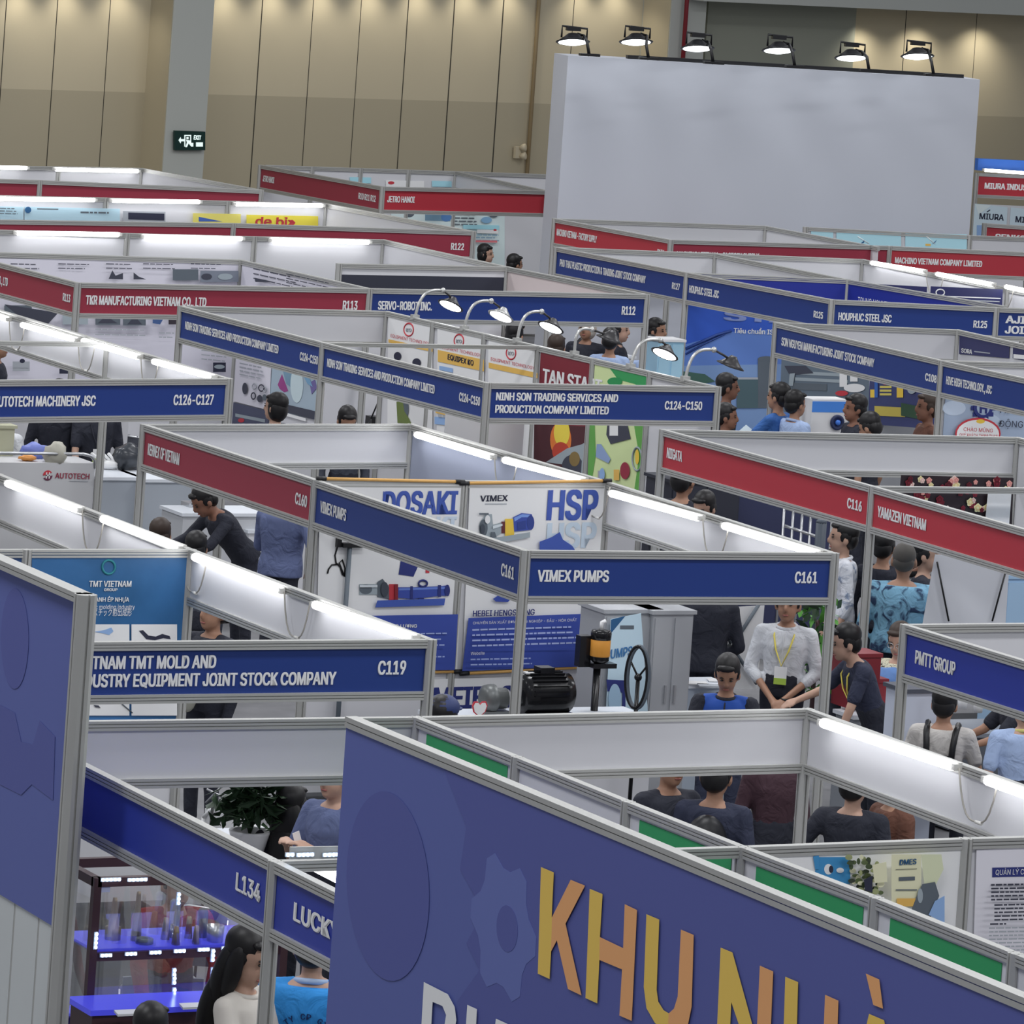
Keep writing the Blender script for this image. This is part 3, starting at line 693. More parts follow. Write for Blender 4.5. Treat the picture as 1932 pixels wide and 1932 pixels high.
# --- TMT partition
TP = Pl((13.9, 33.62), (15.14, 33.62)); TPC = blotch('teal_blue_print', C(30, 74, 112), C(56, 106, 158), .9, .35, .68, .35, .2); TPL = cm(58, 108, 160, .35)
poster('wall_poster', 'teal blue plastic moulding poster on the partition of booth C119', TP, ((60, 1042), (355, 1042), (348, 1420), (54, 1420)), TPC, [
    ('r', PWH, (246, 1102, 247, 1103)),
    ('o', cm(44, 120, 130), (205, 1070, 12, 13, 2.5)), ('t', PWH, 'TMT VIETNAM', 168, 1107, 247, 1107, 11), ('t', PWH, 'GROUP', 196, 1115, 221, 1115, 5),
    ('t', PWH, 'NGÀNH ÉP NHỰA', 166, 1135, 243, 1135, 8), ('t', PW, 'plastic molding industry', 158, 1149, 254, 1149, 8, 0.0), ('t', PW, 'プラスチック射出成形', 158, 1161, 248, 1161, 8, 0.0),
    ('r', PWH, (120, 1178, 244, 1350)), ('r', PWH, (248, 1178, 334, 1350)),
    ('p', LBL, ((176, 1192), (196, 1189), (210, 1184), (214, 1191), (206, 1198), (190, 1194))), ('p', INK, ((262, 1190), (270, 1189), (280, 1199), (294, 1201), (306, 1196), (320, 1200), (322, 1206), (308, 1204), (292, 1208), (276, 1206))),
    ('l', STD, ((230, 1328), (250, 1345)), 1.2), ('p', PDK, ((176, 1330), (186, 1331), (190, 1336), (180, 1334)))])
poster('wall_poster', 'dark blue poster panel left of the teal moulding poster', TP, ((-30, 1042), (46, 1042), (40, 1420), (-36, 1420)), cm(34, 64, 108, .35), [])
# --- pump posters
VP = Pl(vM, vB)
def rod(o, pl, x0, y0, x1, y1, off=0.03):
    p, q = pl.hit(x0, y0, off), pl.hit(x1, y1, off); m = MB(); m.tube([p, q], 0.013, WOOD, 8); m.build('hanging_rod', o)
    m = MB(); d = (q - p).normalized()
    m.tube([p - d * .03, p + d * .05], 0.018, BLACK, 8); m.build('rod_cap', o); m = MB(); m.tube([q - d * .05, q + d * .03], 0.018, BLACK, 8); m.build('rod_cap', o)
pump_b = PBL
it = [('t', PBL, 'DOSAKI', 722, 970, 860, 969, 42, .03), ('t', cm(186, 198, 214), 'DOSAKI', 722, 1012, 858, 1011, 36, .03),
      ('p', NAVY, ((756, 1058), (788, 1070), (780, 1088), (752, 1084))), ('r', PRED, (803, 1075, 810, 1081)),
      ('r', STL, (678, 1102, 714, 1122)), ('e', STD, (690, 1112, 12, 9)), ('p', STD, ((712, 1098), (722, 1092), (735, 1110), (735, 1130), (712, 1126))), ('r', PRED, (734, 1102, 751, 1134)), ('p', PBL2, ((751, 1108), (780, 1108), (830, 1106), (846, 1104), (847, 1124), (832, 1124), (780, 1130), (751, 1128))),
      ('o', NAVY, (798, 1101, 8, 6, 2)), ('p', cm(96, 120, 190), ((752, 1110), (846, 1107), (846, 1111), (752, 1114))), ('r', NAVY, (774, 1106, 779, 1130)), ('r', NAVY, (826, 1104, 832, 1126)), ('e', NAVY, (844, 1114, 5, 11)), ('r', NAVY, (790, 1128, 800, 1134)), ('p', cm(190, 196, 200), ((679, 1104), (712, 1104), (712, 1108), (679, 1108))), ('e', cm(60, 66, 76), (726, 1112, 7, 14)), ('r', cm(120, 34, 44), (745, 1102, 751, 1134)), ('p', NAVY, ((712, 1142), (838, 1138), (838, 1142), (710, 1146))), ('p', PBL, ((712, 1133), (840, 1129), (838, 1142), (708, 1146))), ('p', PBL2, ((614, 1163), (864, 1159), (858, 1264), (612, 1266))), ('t', PW, 'NĂNG LƯỢNG', 726, 1184, 786, 1184, 6), *tlines(cm(150, 164, 206), 700, 1195, 852, 6, 11, 2.5, -.01, 3)]
o = poster('wall_poster', 'left pump poster with big blue lettering on the booth C161 partition', VP, ((604, 910), (876, 912), (862, 1266), (596, 1268)), PW, it, off=.02)
rod(o, VP, 604, 903, 870, 909); rod(o, VP, 640, 1271, 866, 1267)
it = [('t', INK, 'VIMEX', 906, 946, 957, 945, 11, .02), ('r', PGR, (915, 950, 956, 952)), ('t', PBL, 'HSP', 1033, 980, 1124, 979, 54, .03), ('t', cm(184, 198, 216), 'HSP', 1032, 1034, 1121, 1032, 46, .03),
      ('p', STL, ((904, 990), (916, 970), (928, 970), (930, 990), (950, 985), (952, 1002), (934, 1014), (912, 1012))), ('e', STD, (912, 996, 8, 16)), ('r', cm(90, 40, 44), (946, 984, 956, 1006)), ('r', PYE, (953, 979, 970, 1012)), ('p', PBL2, ((968, 976), (984, 968), (1003, 970), (1008, 984), (1000, 1000), (970, 1003))), ('p', cm(110, 140, 200), ((970, 977), (985, 970), (1000, 971), (1002, 976), (984, 976), (971, 984))), ('e', cm(44, 60, 126), (1001, 986, 7, 14)), ('p', cm(44, 60, 126), ((976, 985), (992, 982), (992, 998), (976, 1000))), ('e', PW, (920, 980, 5, 8)), ('p', cm(190, 198, 202), ((930, 992), (948, 988), (948, 992), (930, 998))), ('r', STD, (904, 968, 922, 971)), ('p', STD, ((926, 1004), (934, 1004), (938, 1018), (928, 1018))), ('e', cm(60, 66, 76), (911, 998, 4, 9)), ('p', STL, ((925, 1016), (1000, 1004), (1000, 1014), (930, 1026))),
      ('p', PBL, ((1018, 1022), (1040, 1014), (1056, 1004), (1062, 1018), (1080, 1030), (1086, 1040), (1018, 1040))), ('p', PBL2, ((930, 1130), (948, 1118), (962, 1132), (958, 1136), (936, 1135))),
      ('t', NAVY, 'HEBEI HENGSHENG', 892, 1163, 1008, 1160, 11, .015), ('p', PBL2, ((884, 1166), (1131, 1157), (1128, 1256), (872, 1266))),
      ('t', PW, 'CHUYÊN SẢN XUẤT BƠM CÔNG NGHIỆP - DẦU - HÓA CHẤT', 892, 1178, 1088, 1172, 5, .0), *tlines(cm(160, 172, 212), 891, 1187, 1112, 4, 10, 3, -.03, 5), ('t', PW, 'Website', 888, 1236, 914, 1235, 6, .0), *tlines(cm(150, 164, 206), 888, 1243, 1016, 2, 10, 2.5, -.02, 9)]
o = poster('wall_poster', 'right pump poster with large three letter blue word on the booth C161 partition', VP, ((886, 913), (1144, 910), (1129, 1258), (872, 1268)), PWH, it, off=.02)
rod(o, VP, 874, 912, 1147, 907, .035); rod(o, VP, 874, 1271, 1118, 1258, .035)
poster('wall_poster', 'white poster with dark blue lettering below the pump posters', VP, ((808, 1282), (1000, 1276), (994, 1420), (800, 1424)), PW, [('t', NAVY, 'MEIBAO', 818, 1337, 968, 1333, 39, .03)], off=.02)
# --- trading company posters on the long wall
def sk(x0, y0, x1, y1, h): return ((x0, y0), (x1, y1), (x1 - .0, y1 + h), (x0 - 2, y0 + h))
def eq(i, x0, x1, y0, lab, extra):
    s_ = .215; y1 = y0 + s_ * (x1 - x0)
    its = [('o', PRED, (x0 + (x1 - x0) * .46, y0 + 26, 9, 12, 1.6)), ('t', PGR, 'KO', x0 + (x1 - x0) * .40, y0 + 29, x0 + (x1 - x0) * .52, y0 + 30, 6),
           ('t', PRED, 'EQUIPMENT TECHNOLOGY', x0 + 4, y0 + 40, x1 - 6, y0 + 40 + s_ * (x1 - x0 - 10), 6, .01)] + extra
    poster('wall_poster', lab, NP, sk(x0, y0, x1, y1, 250), PWH, its, 'equipment posters on the trading booth wall', off=.015)
    fr = MB(); 
def band(x0, x1, y, h, m_): return ('r', m_, (x0, y, x1, y + h), .215)
eq(0, 733, 816, 596, 'white equipment poster with red round logo, farthest along the trading booth wall', [band(733, 816, 640, 6, GOLD), ('e', INK, (750, 672, 7, 8)), ('e', INK, (786, 684, 8, 8)), ('e', STD, (764, 770, 7, 20)), ('p', cm(96, 110, 60), ((748, 758), (760, 757), (763, 776), (772, 790), (776, 800), (750, 798)))])
eq(1, 826, 913, 617, 'white poster with broad gold band reading equipment, second along the trading booth wall', [band(826, 913, 660, 22, GOLD), ('t', INK, 'EQUIPEX KO', 845, 678, 893, 690, 10), ('r', LBL, (829, 690, 854, 698), .2), ('r', LBL, (820, 786, 852, 800), .1), band(822, 905, 776, 3, GOLD), *tlines(PGR, 826, 770, 900, 2, 12, 4, .15, 4)])
eq(2, 922, 1014, 640, 'white equipment poster with thin gold band beside the dark red poster', [band(922, 1014, 684, 10, GOLD)])
DRD = cm(112, 32, 44, .35)
poster('wall_poster', 'dark red poster with white slanted lettering and molten metal photo', NP, ((1021, 662), (1118, 684), (1102, 960), (1006, 940)), DRD, [
    ('t', PWH, 'TAN START', 1024, 722, 1134, 744, 26, .03), ('p', cm(70, 34, 40), ((1008, 800), (1108, 805), (1104, 950), (1006, 930))), ('e', cm(200, 110, 50), (1058, 830, 20, 34)), ('e', cm(226, 190, 70), (1060, 816, 15, 26)), ('e', cm(170, 60, 44), (1058, 852, 16, 18)), ('p', STL, ((1030, 872), (1070, 846), (1106, 836), (1104, 880), (1060, 876))), ('e', PDK, (1080, 880, 20, 22)), ('e', cm(120, 100, 60), (1084, 866, 10, 14)), ('p', STL, ((1100, 836), (1108, 838), (1104, 900), (1096, 900)))])
GRN = cm(90, 150, 70, .35); LGR = cm(190, 204, 150, .4)
poster('wall_poster', 'green and cream poster with machine parts photos by the trading booth corner', NP, ((1123, 686), (1225, 709), (1212, 935), (1108, 935)), LGR, [
    ('p', cm(50, 140, 80, .35), ((1150, 694), (1224, 710), (1223, 736), (1196, 724), (1166, 716))), ('p', GRN, ((1112, 800), (1122, 800), (1124, 860), (1112, 934), (1108, 934))), ('p', GRN, ((1196, 800), (1219, 800), (1212, 930), (1196, 930), (1206, 860))),
    ('e', cm(40, 130, 74), (1160, 720, 14, 8)), ('p', PDK, ((1146, 800), (1184, 802), (1190, 828), (1152, 838), (1144, 820))), ('r', PW, (1150, 796, 1166, 822)), ('p', cm(130, 150, 186), ((1126, 838), (1134, 838), (1152, 866), (1148, 874), (1124, 862))), ('o', STL, (1202, 866, 9, 22, 2)), ('e', PYE, (1202, 862, 4, 14)), ('e', cm(136, 44, 60), (1179, 888, 9, 16)), ('r', cm(150, 150, 160), (1128, 888, 1140, 905)), ('e', LBL, (1136, 895, 5, 12)), ('r', GOLD, (1158, 886, 1168, 906))])
# --- back wall and side wall of R113
RP = Pl((22.0, 55.95), (tb.x, tb.y)); rows = []
for k, x in enumerate((60, 150, 240, 310, 400)): rows += tlines(PDK, x - 40, 497, x + 20, 2, 8, 1.6, .02, k)
poster('wall_poster', 'white photo poster along the back wall of booth R113', RP, ((-30, 487), (452, 494), (440, 720), (-40, 720)), cm(196, 194, 204, .45), rows + [
    ('r', STD, (326, 508, 374, 529)), ('r', cm(110, 116, 128), (378, 511, 450, 532)), ('p', PDK, ((205, 526), (212, 510), (218, 520), (232, 515), (232, 527))), ('p', PDK, ((252, 514), (262, 522), (276, 527), (252, 527))), ('e', PDK, (390, 522, 10, 6)), ('e', STL, (425, 522, 14, 6)),
    ('r', STD, (8, 576, 60, 612)), ('p', PDK, ((8, 574), (110, 590), (90, 612), (40, 600))), ('r', STL, (118, 585, 166, 612)), ('r', STD, (180, 592, 227, 613)), ('p', PDK, ((184, 610), (200, 596), (222, 610))), ('r', STD, (232, 593, 275, 614)), ('p', PDK, ((240, 612), (254, 596), (268, 612))), ('p', cm(60, 84, 128), ((288, 592), (302, 594), (308, 602), (302, 612), (288, 610))), ('r', cm(50, 44, 52), (318, 593, 338, 612)), *tlines(PGR, 180, 620, 280, 2, 10, 2, .02, 3), *tlines(PGR, 300, 627, 330, 2, 8, 2, .02, 3),
    ('r', PGR, (24, 682, 56, 700)), ('e', INK, (42, 681, 5, 4)), ('r', INK, (112, 696, 130, 705)), *tlines(PGR, 24, 692, 56, 1, 8, 2, 0, 3), ('r', INK, (402, 684, 426, 702)), ('e', STL, (414, 692, 10, 4)), *tlines(PGR, 380, 660, 430, 3, 8, 2, .1, 8)])
SP = Pl(tb, t2)
poster('wall_poster', 'white text poster on the slanting side wall above the R113 fascia', SP, ((458, 494), (690, 546), (688, 580), (452, 570)), cm(196, 194, 204, .45), [*tlines(PDK, 478, 506, 560, 3, 9, 1.6, .22, 5), *tlines(PDK, 540, 516, 640, 3, 8, 1.6, .22, 6), ('p', PDK, ((480, 524), (500, 528), (520, 533), (482, 532)))])
poster('wall_poster', 'pale parts chart poster beside the woman with dark hair', SP, ((446, 674), (512, 691), (508, 774), (441, 757)), cm(200, 198, 206, .45), [*tlines(PGR, 452, 684, 505, 4, 7, 2, .2, 2), ('e', PDK, (462, 733, 5, 11)), ('o', PGR, (480, 729, 4, 5, 1.2)), ('o', PDK, (493, 732, 5, 6, 1.4)), ('o', PGR, (500, 735, 3, 5, 1.2)), ('o', PDK, (478, 747, 4, 6, 1.4)), ('e', PDK, (490, 752, 5, 7)), ('e', STD, (499, 750, 4, 6))], off=.02)
poster('wall_poster', 'blue grey photo poster of robot arms behind the corner booth fascia', SP, ((514, 691), (603, 713), (598, 792), (508, 772)), cm(150, 166, 178, .45), [('p', cm(140, 60, 120), ((524, 726), (532, 706), (538, 722), (544, 738), (536, 740), (528, 734))), ('p', cm(110, 140, 160), ((534, 700), (552, 702), (548, 730), (540, 724))), ('e', cm(186, 202, 206), (560, 726, 12, 34)), ('p', cm(100, 90, 140), ((584, 722), (594, 716), (598, 732), (588, 744))), ('p', cm(110, 150, 180), ((572, 708), (584, 714), (590, 730), (580, 724))), ('p', PDK, ((536, 762), (600, 777), (598, 793), (534, 776))), ('r', PW, (533, 777, 577, 783), .28)])
wb = poster('wall_poster', 'dark machine photo strip under the pale parts chart poster', SP, ((441, 759), (510, 776), (506, 800), (438, 800)), cm(70, 74, 96, .45), [('r', STL, (444, 780, 500, 786), .2), ('e', PRED, (455, 793, 6, 4))])
# --- R122 posters
def flatp(lab, pl, x0, y0, x1, y1, base, items=(), sl=.022, off=.015, grp=None):
    return poster('wall_poster', lab, pl, ((x0, y0), (x1, y0 + sl * (x1 - x0)), (x1, y1 + sl * (x1 - x0)), (x0, y1)), base, list(items), grp, off)
LB2 = cm(164, 192, 204, .4)
flatp('pale blue poster with small print, leftmost below the tube lights of booth R122', R122W, -20, 389, 44, 420, LB2, tlines(STD, -4, 392, 40, 3, 5, 1.5, .02, 2) + [('e', TEAL, (53, 396, 6, 6))])
flatp('long pale blue poster below the tube lights of booth R122', R122W, 46, 390, 226, 420, LB2, [('r', STD, (70, 393, 110, 395), .02), *tlines(STD, 152, 399, 222, 1, 5, 3, .02, 2)])
flatp('dark display panel between pale blue and yellow posters', R122W, 232, 398, 312, 424, PGR, [('r', INK, (242, 401, 310, 414), .03)])
flatp('yellow poster with blue corner below the tube lights of booth R122', R122W, 364, 402, 454, 430, cm(222, 200, 104, .4), [('p', cm(60, 90, 160), ((375, 409), (420, 418), (375, 418)))])
flatp('yellow poster with red lettering above the R122 fascia', R122W, 465, 405, 600, 432, cm(226, 196, 70, .4), [('t', PRED, 'de bỉ»', 482, 425, 556, 427, 16, .02)])
flatp('plain pale blue poster at the right end above the R122 fascia', R122W, 612, 407, 668, 432, cm(170, 200, 220, .4))
# --- rear booth posters
ER = Pl(m0, m1)
flatp('pale blue strip poster left of centre on the farthest booth wall', ER, 660, 334, 700, 345, cm(150, 196, 208, .4)); flatp('white poster with red mark on the farthest booth wall', ER, 728, 340, 800, 352, PWH, [('e', PRED, (738, 345, 6, 3))])
flatp('pale blue strip poster right of centre on the farthest booth wall', ER, 815, 341, 852, 352, cm(150, 196, 208, .4)); flatp('small white poster with grey arch sign and red mark on the farthest booth wall', ER, 856, 344, 905, 356, PWH, [('o', PGR, (874, 352, 6, 4, 1)), ('e', PRED, (888, 351, 5, 3))])
flatp('large white photo collage poster below the red corner booth fascia', ER, 738, 394, 952, 500, cm(196, 212, 216, .45), [('e', STD, (772, 402, 10, 8)), ('r', cm(110, 140, 160), (802, 398, 850, 416), .03), ('e', cm(80, 120, 170), (842, 410, 10, 8)), *tlines(STD, 858, 404, 900, 4, 6, 2, .02, 1), ('e', STD, (932, 402, 10, 8)), ('e', cm(120, 160, 190), (918, 415, 10, 6)), ('r', cm(150, 200, 214), (874, 424, 942, 432), .02), ('r', PW, (900, 433, 940, 440), .02), ('e', PRED, (934, 434, 3, 2)), *tlines(cm(120, 150, 170), 892, 442, 944, 3, 5, 2, .02, 4), ('r', cm(200, 110, 116), (896, 453, 938, 457), .02)])
# --- blue steel poster inside R125
kw = Vector((k5.x, k5.y, 0)); KB.wall(k1, kw, posts=False); KP1 = Pl(k1, kw); SB = cm(46, 80, 168, .35); SB2 = cm(86, 116, 178, .35)
poster('wall_poster', 'tall blue steel mill poster beneath the R125 fascia', KP1, ((1301, 517), (1597, 529), (1572, 830), (1284, 818)), SB, [('p', cm(36, 46, 130, .35), ((1301, 517), (1597, 529), (1593, 574), (1298, 562))), ('p', SB2, ((1292, 650), (1380, 626), (1554, 616), (1546, 690), (1290, 700))), ('p', cm(112, 138, 178, .35), ((1290, 690), (1548, 686), (1542, 824), (1285, 812))),
    ('t', cm(120, 134, 180), 'STAR', 1368, 604, 1540, 612, 18, .03), ('t', PWH, 'Tiêu chuẩn ISO 9001', 1384, 628, 1500, 633, 9, .015), ('l', cm(36, 60, 120), ((1294, 658), (1330, 642), (1352, 632), (1380, 624)), 3), ('l', cm(36, 60, 120), ((1294, 668), (1330, 648), (1368, 630)), 2), ('r', STD, (1430, 676, 1462, 770)), ('e', STD, (1446, 677, 16, 5)), ('p', cm(60, 90, 80), ((1286, 700), (1330, 706), (1350, 720), (1290, 730))), ('r', PGR, (1390, 712, 1430, 716)), ('r', cm(70, 90, 96), (1390, 716, 1430, 770))])
NBL = cm(36, 46, 130, .35); NV2 = cm(40, 42, 84, .35)
kq = Vector((k5.x - 2.0, k5.y - .05, 0)); KP2 = Pl(kq, k5); KP3 = Pl(k5, k6)
poster('wall_poster', 'deep blue panel with white lettering on the slanting wall above the R125 fascia', KP3, ((1600, 529), (1862, 574), (1858, 620), (1594, 590)), NBL, [('t', PWH, 'TRUNG NGUYEN', 1618, 573, 1678, 583, 13, .01)])
kz = Pl((k7.x - 3, k7.y - 3.3), (k7.x + .05, k7.y - 3.45)); NVG = 'navy posters on the wall under the upper right tube lights'
poster('wall_poster', 'plain navy poster, left one under the upper right tube lights', kz, ((1655, 536), (1749, 541), (1747, 580), (1653, 572)), NV2, [], off=.02)
poster('wall_poster', 'navy poster with white round logo and line under the upper right tube lights', kz, ((1756, 540), (1892, 546), (1889, 600), (1753, 590)), NV2, [('o', PW, (1774, 552, 8, 6, 1.3)), ('r', PW, (1784, 558, 1888, 560), .04), ('r', PGR, (1784, 564, 1886, 566), .04)], off=.02)
# pale blue posters in front of the display wall
L5 = Pl(d5, d6); LB3 = cm(160, 200, 214, .4)
for i, (x0, x1) in enumerate(((1530, 1572), (1578, 1700), (1708, 1824))):
    its = [] if i == 0 else [('p', TEAL, ((x1 - 78 if i == 1 else x1 - 66, 461), (x1 - 68 if i == 1 else x1 - 56, 452), (x1 - 70 if i == 1 else x1 - 60, 458))), ('r', GOLD, (x1 - 90 if i == 1 else x1 - 78, 460, x1 - 78 if i == 1 else x1 - 68, 464), .02), ('l', PW, ((x0 + 40, 446), (x1 - 60, 460)), .8)]
    flatp(('short pale blue poster half hidden by a slanting rail below the display wall', 'pale blue poster with boat logo, middle of the row below the display wall', 'pale blue poster with boat logo, right in the row below the display wall')[i], L5, x0, 436 + (x0 - 1530) * .02, x1, 490, LB3, its)
# boiler posters
MI = cm(186, 202, 218, .4)
mi = MIU; 
poster('wall_poster', 'pale blue boiler maker poster below the upper red fascia at the right edge', MIU, ((1839, 384), (1901, 391), (1896, 470), (1834, 462)), MI, [('t', INK, 'MIURA', 1848, 413, 1893, 416, 11, .02), ('p', cm(200, 216, 232), ((1840, 385), (1870, 388), (1846, 405))), ('l', INK, ((1862, 400), (1868, 396)), 1), ('r', LBL, (1843, 425, 1893, 460))], off=.02)
MI2 = Pl((mz.x + 1.0, mz.y - .12), (mz.x + 3.0, mz.y - .4))
poster('wall_poster', 'second boiler maker poster cut by the right picture edge', MI2, ((1907, 391), (1998, 402), (1994, 470), (1902, 462)), MI, [('t', INK, 'MIURA', 1916, 419, 1962, 422, 11, .02), ('r', LBL, (1910, 430, 1990, 460))], off=.02)
# --- technology posters of the C108 row
JP = Pl(jBR, jw)
poster('wall_poster', 'navy wall poster with white four letter logo above the C108 neighbour', JP, ((1811, 629), (1905, 648), (1904, 676), (1810, 668)), NV2, [('t', PWH, 'SORA', 1814, 665, 1834, 668, 8, .02), ('r', PGR, (1838, 662, 1868, 664), .12)])
poster('wall_poster', 'second navy wall poster cut by the right picture edge', JP, ((1912, 649), (1990, 664), (1988, 690), (1911, 676)), NV2, [('r', PW, (1912, 668, 1940, 676), .1)])
JH = Pl(jM, jw); 
b = Booth('inner partition of the C108 booth row', jM); b.wall(jM, jw, posts=False)
poster('wall_poster', 'grey cloud poster with navy gear emblem at the right edge', JH, ((1784, 741), (1960, 750), (1950, 870), (1776, 860)), cm(146, 160, 180, .45), [('e', cm(176, 188, 204), (1800, 770, 22, 14)), ('e', cm(166, 180, 196), (1860, 800, 30, 20)), *[('r', NAVY, (1855 + 19 * math.cos(k * PI / 5) - 4, 770 + 20 * math.sin(k * PI / 5) - 4, 1855 + 19 * math.cos(k * PI / 5) + 4, 770 + 20 * math.sin(k * PI / 5) + 4)) for k in range(10)], ('e', NAVY, (1855, 770, 18, 19)), ('e', cm(146, 160, 180, .45), (1855, 770, 12, 13)), ('t', NAVY, 'H', 1849, 779, 1861, 780, 18, .03), ('t', INK, 'HIVE', 1887, 779, 1930, 781, 16, .0), ('t', INK, 'ĐỘNG', 1884, 805, 1930, 807, 12, .0)])
poster('round_sign', 'white oval sign with red rim and red lettering on the grey cloud poster', JH, ((1830, 796), (1860, 788), (1880, 800), (1870, 850)), PWH, [('e', PRED, (1845, 818, 43, 30)), ('e', PWH, (1845, 819, 40, 27)), ('e', PYE, (1850, 795, 8, 4)), ('t', PRED, 'CHÀO MỪNG', 1818, 813, 1873, 816, 7, .01), ('t', PRED, 'QUÝ KHÁCH THAM QUAN', 1810, 823, 1882, 826, 6, .0)], off=.05, cat='sign')
JI = Pl((jL.x + .15, jL.y - .12), (jBR.x, jBR.y - .2))
# machine photographs on the back of C108
jb0 = Vector((30.9, 50.0, 0)); jb1 = Vector((31.4, 46.6, 0))
J4 = Pl(jBR, jw)
poster('wall_poster', 'dark machinery photo poster high inside booth C108', J4, ((1476, 655), (1640, 690), (1640, 800), (1470, 800)), cm(92, 104, 116, .45), [('r', STL, (1500, 700, 1590, 706), .05), ('r', STL, (1500, 712, 1600, 718), .05), ('p', PDK, ((1480, 690), (1520, 690), (1535, 704), (1490, 708))), ('r', STD, (1494, 722, 1560, 735), .04), ('r', PW, (1584, 700, 1598, 730)), ('r', PW, (1604, 702, 1618, 720)), ('e', PW, (1612, 732, 20, 8)), ('e', PRED, (1588, 742, 12, 5)), ('p', STL, ((1490, 705), (1500, 704), (1496, 728), (1488, 728)))])
poster('wall_poster', 'blue and yellow product chart poster inside booth C108', J4, ((1642, 700), (1772, 728), (1768, 810), (1638, 800)), cm(52, 58, 100, .45), [('r', PYE, (1642, 735, 1652, 750)), ('r', cm(190, 176, 90), (1660, 728, 1682, 732)), ('r', cm(190, 176, 90), (1660, 735, 1682, 739)), ('r', cm(190, 176, 90), (1660, 742, 1682, 746)), ('r', PYE, (1692, 730, 1704, 750)), ('r', cm(176, 160, 74), (1650, 766, 1708, 784), .05), ('e', PRED, (1670, 722, 5, 4)), ('r', cm(50, 90, 160), (1650, 720, 1656, 750)), ('e', STL, (1720, 735, 8, 8)), ('p', cm(44, 70, 50), ((1700, 760), (1740, 768), (1730, 790), (1700, 784)))])
# --- floral panel inside C116
FP = Pl((26.2, 36.7), (23.2, 36.8)); FPB = cm(40, 30, 36, .5)
fo = poster('wall_poster', 'dark panel printed with cream pink and crimson roses at the right', Pl((23.0, 37.3), (26.0, 37.2)), ((1700, 896), (1912, 902), (1908, 1010), (1690, 1000)), FPB, None and [], off=.0)
FP = Pl((23.0, 37.3), (26.0, 37.2)); art = MB(); rd = random.Random(4); FC = [cm(214, 150, 140), cm(228, 206, 160), cm(110, 24, 40), cm(120, 30, 48), cm(226, 190, 180), cm(90, 20, 34)]
for k in range(64):
    x, y = rd.uniform(1706, 1905), rd.uniform(900, 965); m_ = FC[k % 6]; rr_ = rd.uniform(4.5, 8.5)
    for s_, f in ((1.0, 1), (.68, .8), (.36, 1.1)):
        c_ = FP.hit(x, y, .006 + .002 * (k % 9) + (1 - s_) * .004); pts = [c_ + FP.d * (rr_ * s_ / 230 * (1 + .15 * math.sin(5 * a)) * math.cos(a)) + UP * (rr_ * s_ / 230 * (1 + .15 * math.sin(5 * a)) * math.sin(a)) for a in [2 * PI * q_ / 16 for q_ in range(16)]]
        art.prism(pts, FP.n * .001, m_ if s_ != .68 else cm(*[max(0, int(v)) for v in ((190, 126, 120), (206, 180, 130), (84, 16, 28), (96, 22, 36), (204, 160, 152), (70, 14, 26))[k % 6]]))
art.build('printed_roses', fo)
poster('wall_poster', 'plain white board right of the rose print', FP, ((1864, 929), (1908, 930), (1902, 1010), (1856, 1010)), PWH, [], off=.04)
# --- posters of the green header booth
QP = Pl(G[3], (15.19, 23.53)); IVY = cm(206, 204, 172, .4); FOL = cm(84, 96, 62)
rl = [('r', cm(58, 128, 176, .4), (1538, 1617, 1604, 1668)), ('e', PWH, (1563, 1640, 8, 10)), ('e', INK, (1568, 1640, 4, 7)), ('e', PWH, (1585, 1642, 7, 5)), ('p', cm(58, 128, 176), ((1534, 1616), (1545, 1614), (1545, 1640), (1538, 1640)))]
for k in range(60):
    x, y = rd.uniform(1600, 1662), rd.uniform(1616, 1690); rl.append(('e', (FOL, cm(60, 72, 46), IVY, cm(140, 146, 104), cm(48, 56, 44))[k % 5], (x, y, rd.uniform(3, 7), rd.uniform(3, 6))))
rl += [('r', IVY, (1682, 1612, 1738, 1712)), ('p', cm(196, 200, 168), ((1738, 1612), (1776, 1612), (1780, 1640), (1766, 1668), (1744, 1672))), ('t', TEAL, 'DMES', 1697, 1632, 1728, 1630, 10, .02), ('r', STD, (1696, 1655, 1726, 1662), -.04), ('r', cm(120, 120, 104), (1690, 1640, 1730, 1641), -.04), ('r', STD, (1690, 1678, 1730, 1680)), ('r', cm(206, 164, 84), (1692, 1695, 1728, 1710)), ('p', STD, ((1740, 1668), (1764, 1664), (1772, 1690), (1756, 1730), (1720, 1716), (1730, 1690))), ('e', STL, (1736, 1690, 5, 14)), ('p', IVY, ((1646, 1632), (1672, 1626), (1674, 1664), (1650, 1666))), ('p', INK, ((1630, 1660), (1646, 1652), (1646, 1684), (1632, 1680))), ('p', LBL, ((1764, 1700), (1782, 1690), (1782, 1742), (1752, 1726)))]
poster('wall_poster', 'photo poster of a cream coloured machine with blue control box on the partition', QP, ((1424, 1616), (1812, 1601), (1800, 1860), (1420, 1872)), PWH, rl)
QP2 = Pl((15.19, 23.53), R1)
poster('wall_poster', 'white quality policy text poster at the right edge of the partition', QP2, ((1842, 1603), (1999, 1596), (1992, 1860), (1834, 1860)), cm(206, 204, 216, .4), [('r', NAVY, (1872, 1637, 2000, 1655), -.02), ('t', PW, 'QUẢN LÝ CHẤT LƯỢNG', 1878, 1651, 1990, 1648, 10, .01), *tlines(PDK, 1870, 1668, 1990, 5, 7, 3, -.02, 7), *tlines(PDK, 1876, 1706, 1990, 5, 7, 3, -.02, 8), *tlines(PDK, 1868, 1742, 1900, 1, 7, 3, -.02, 8), *tlines(PGR, 1866, 1750, 1990, 10, 7, 2.5, -.02, 11)])

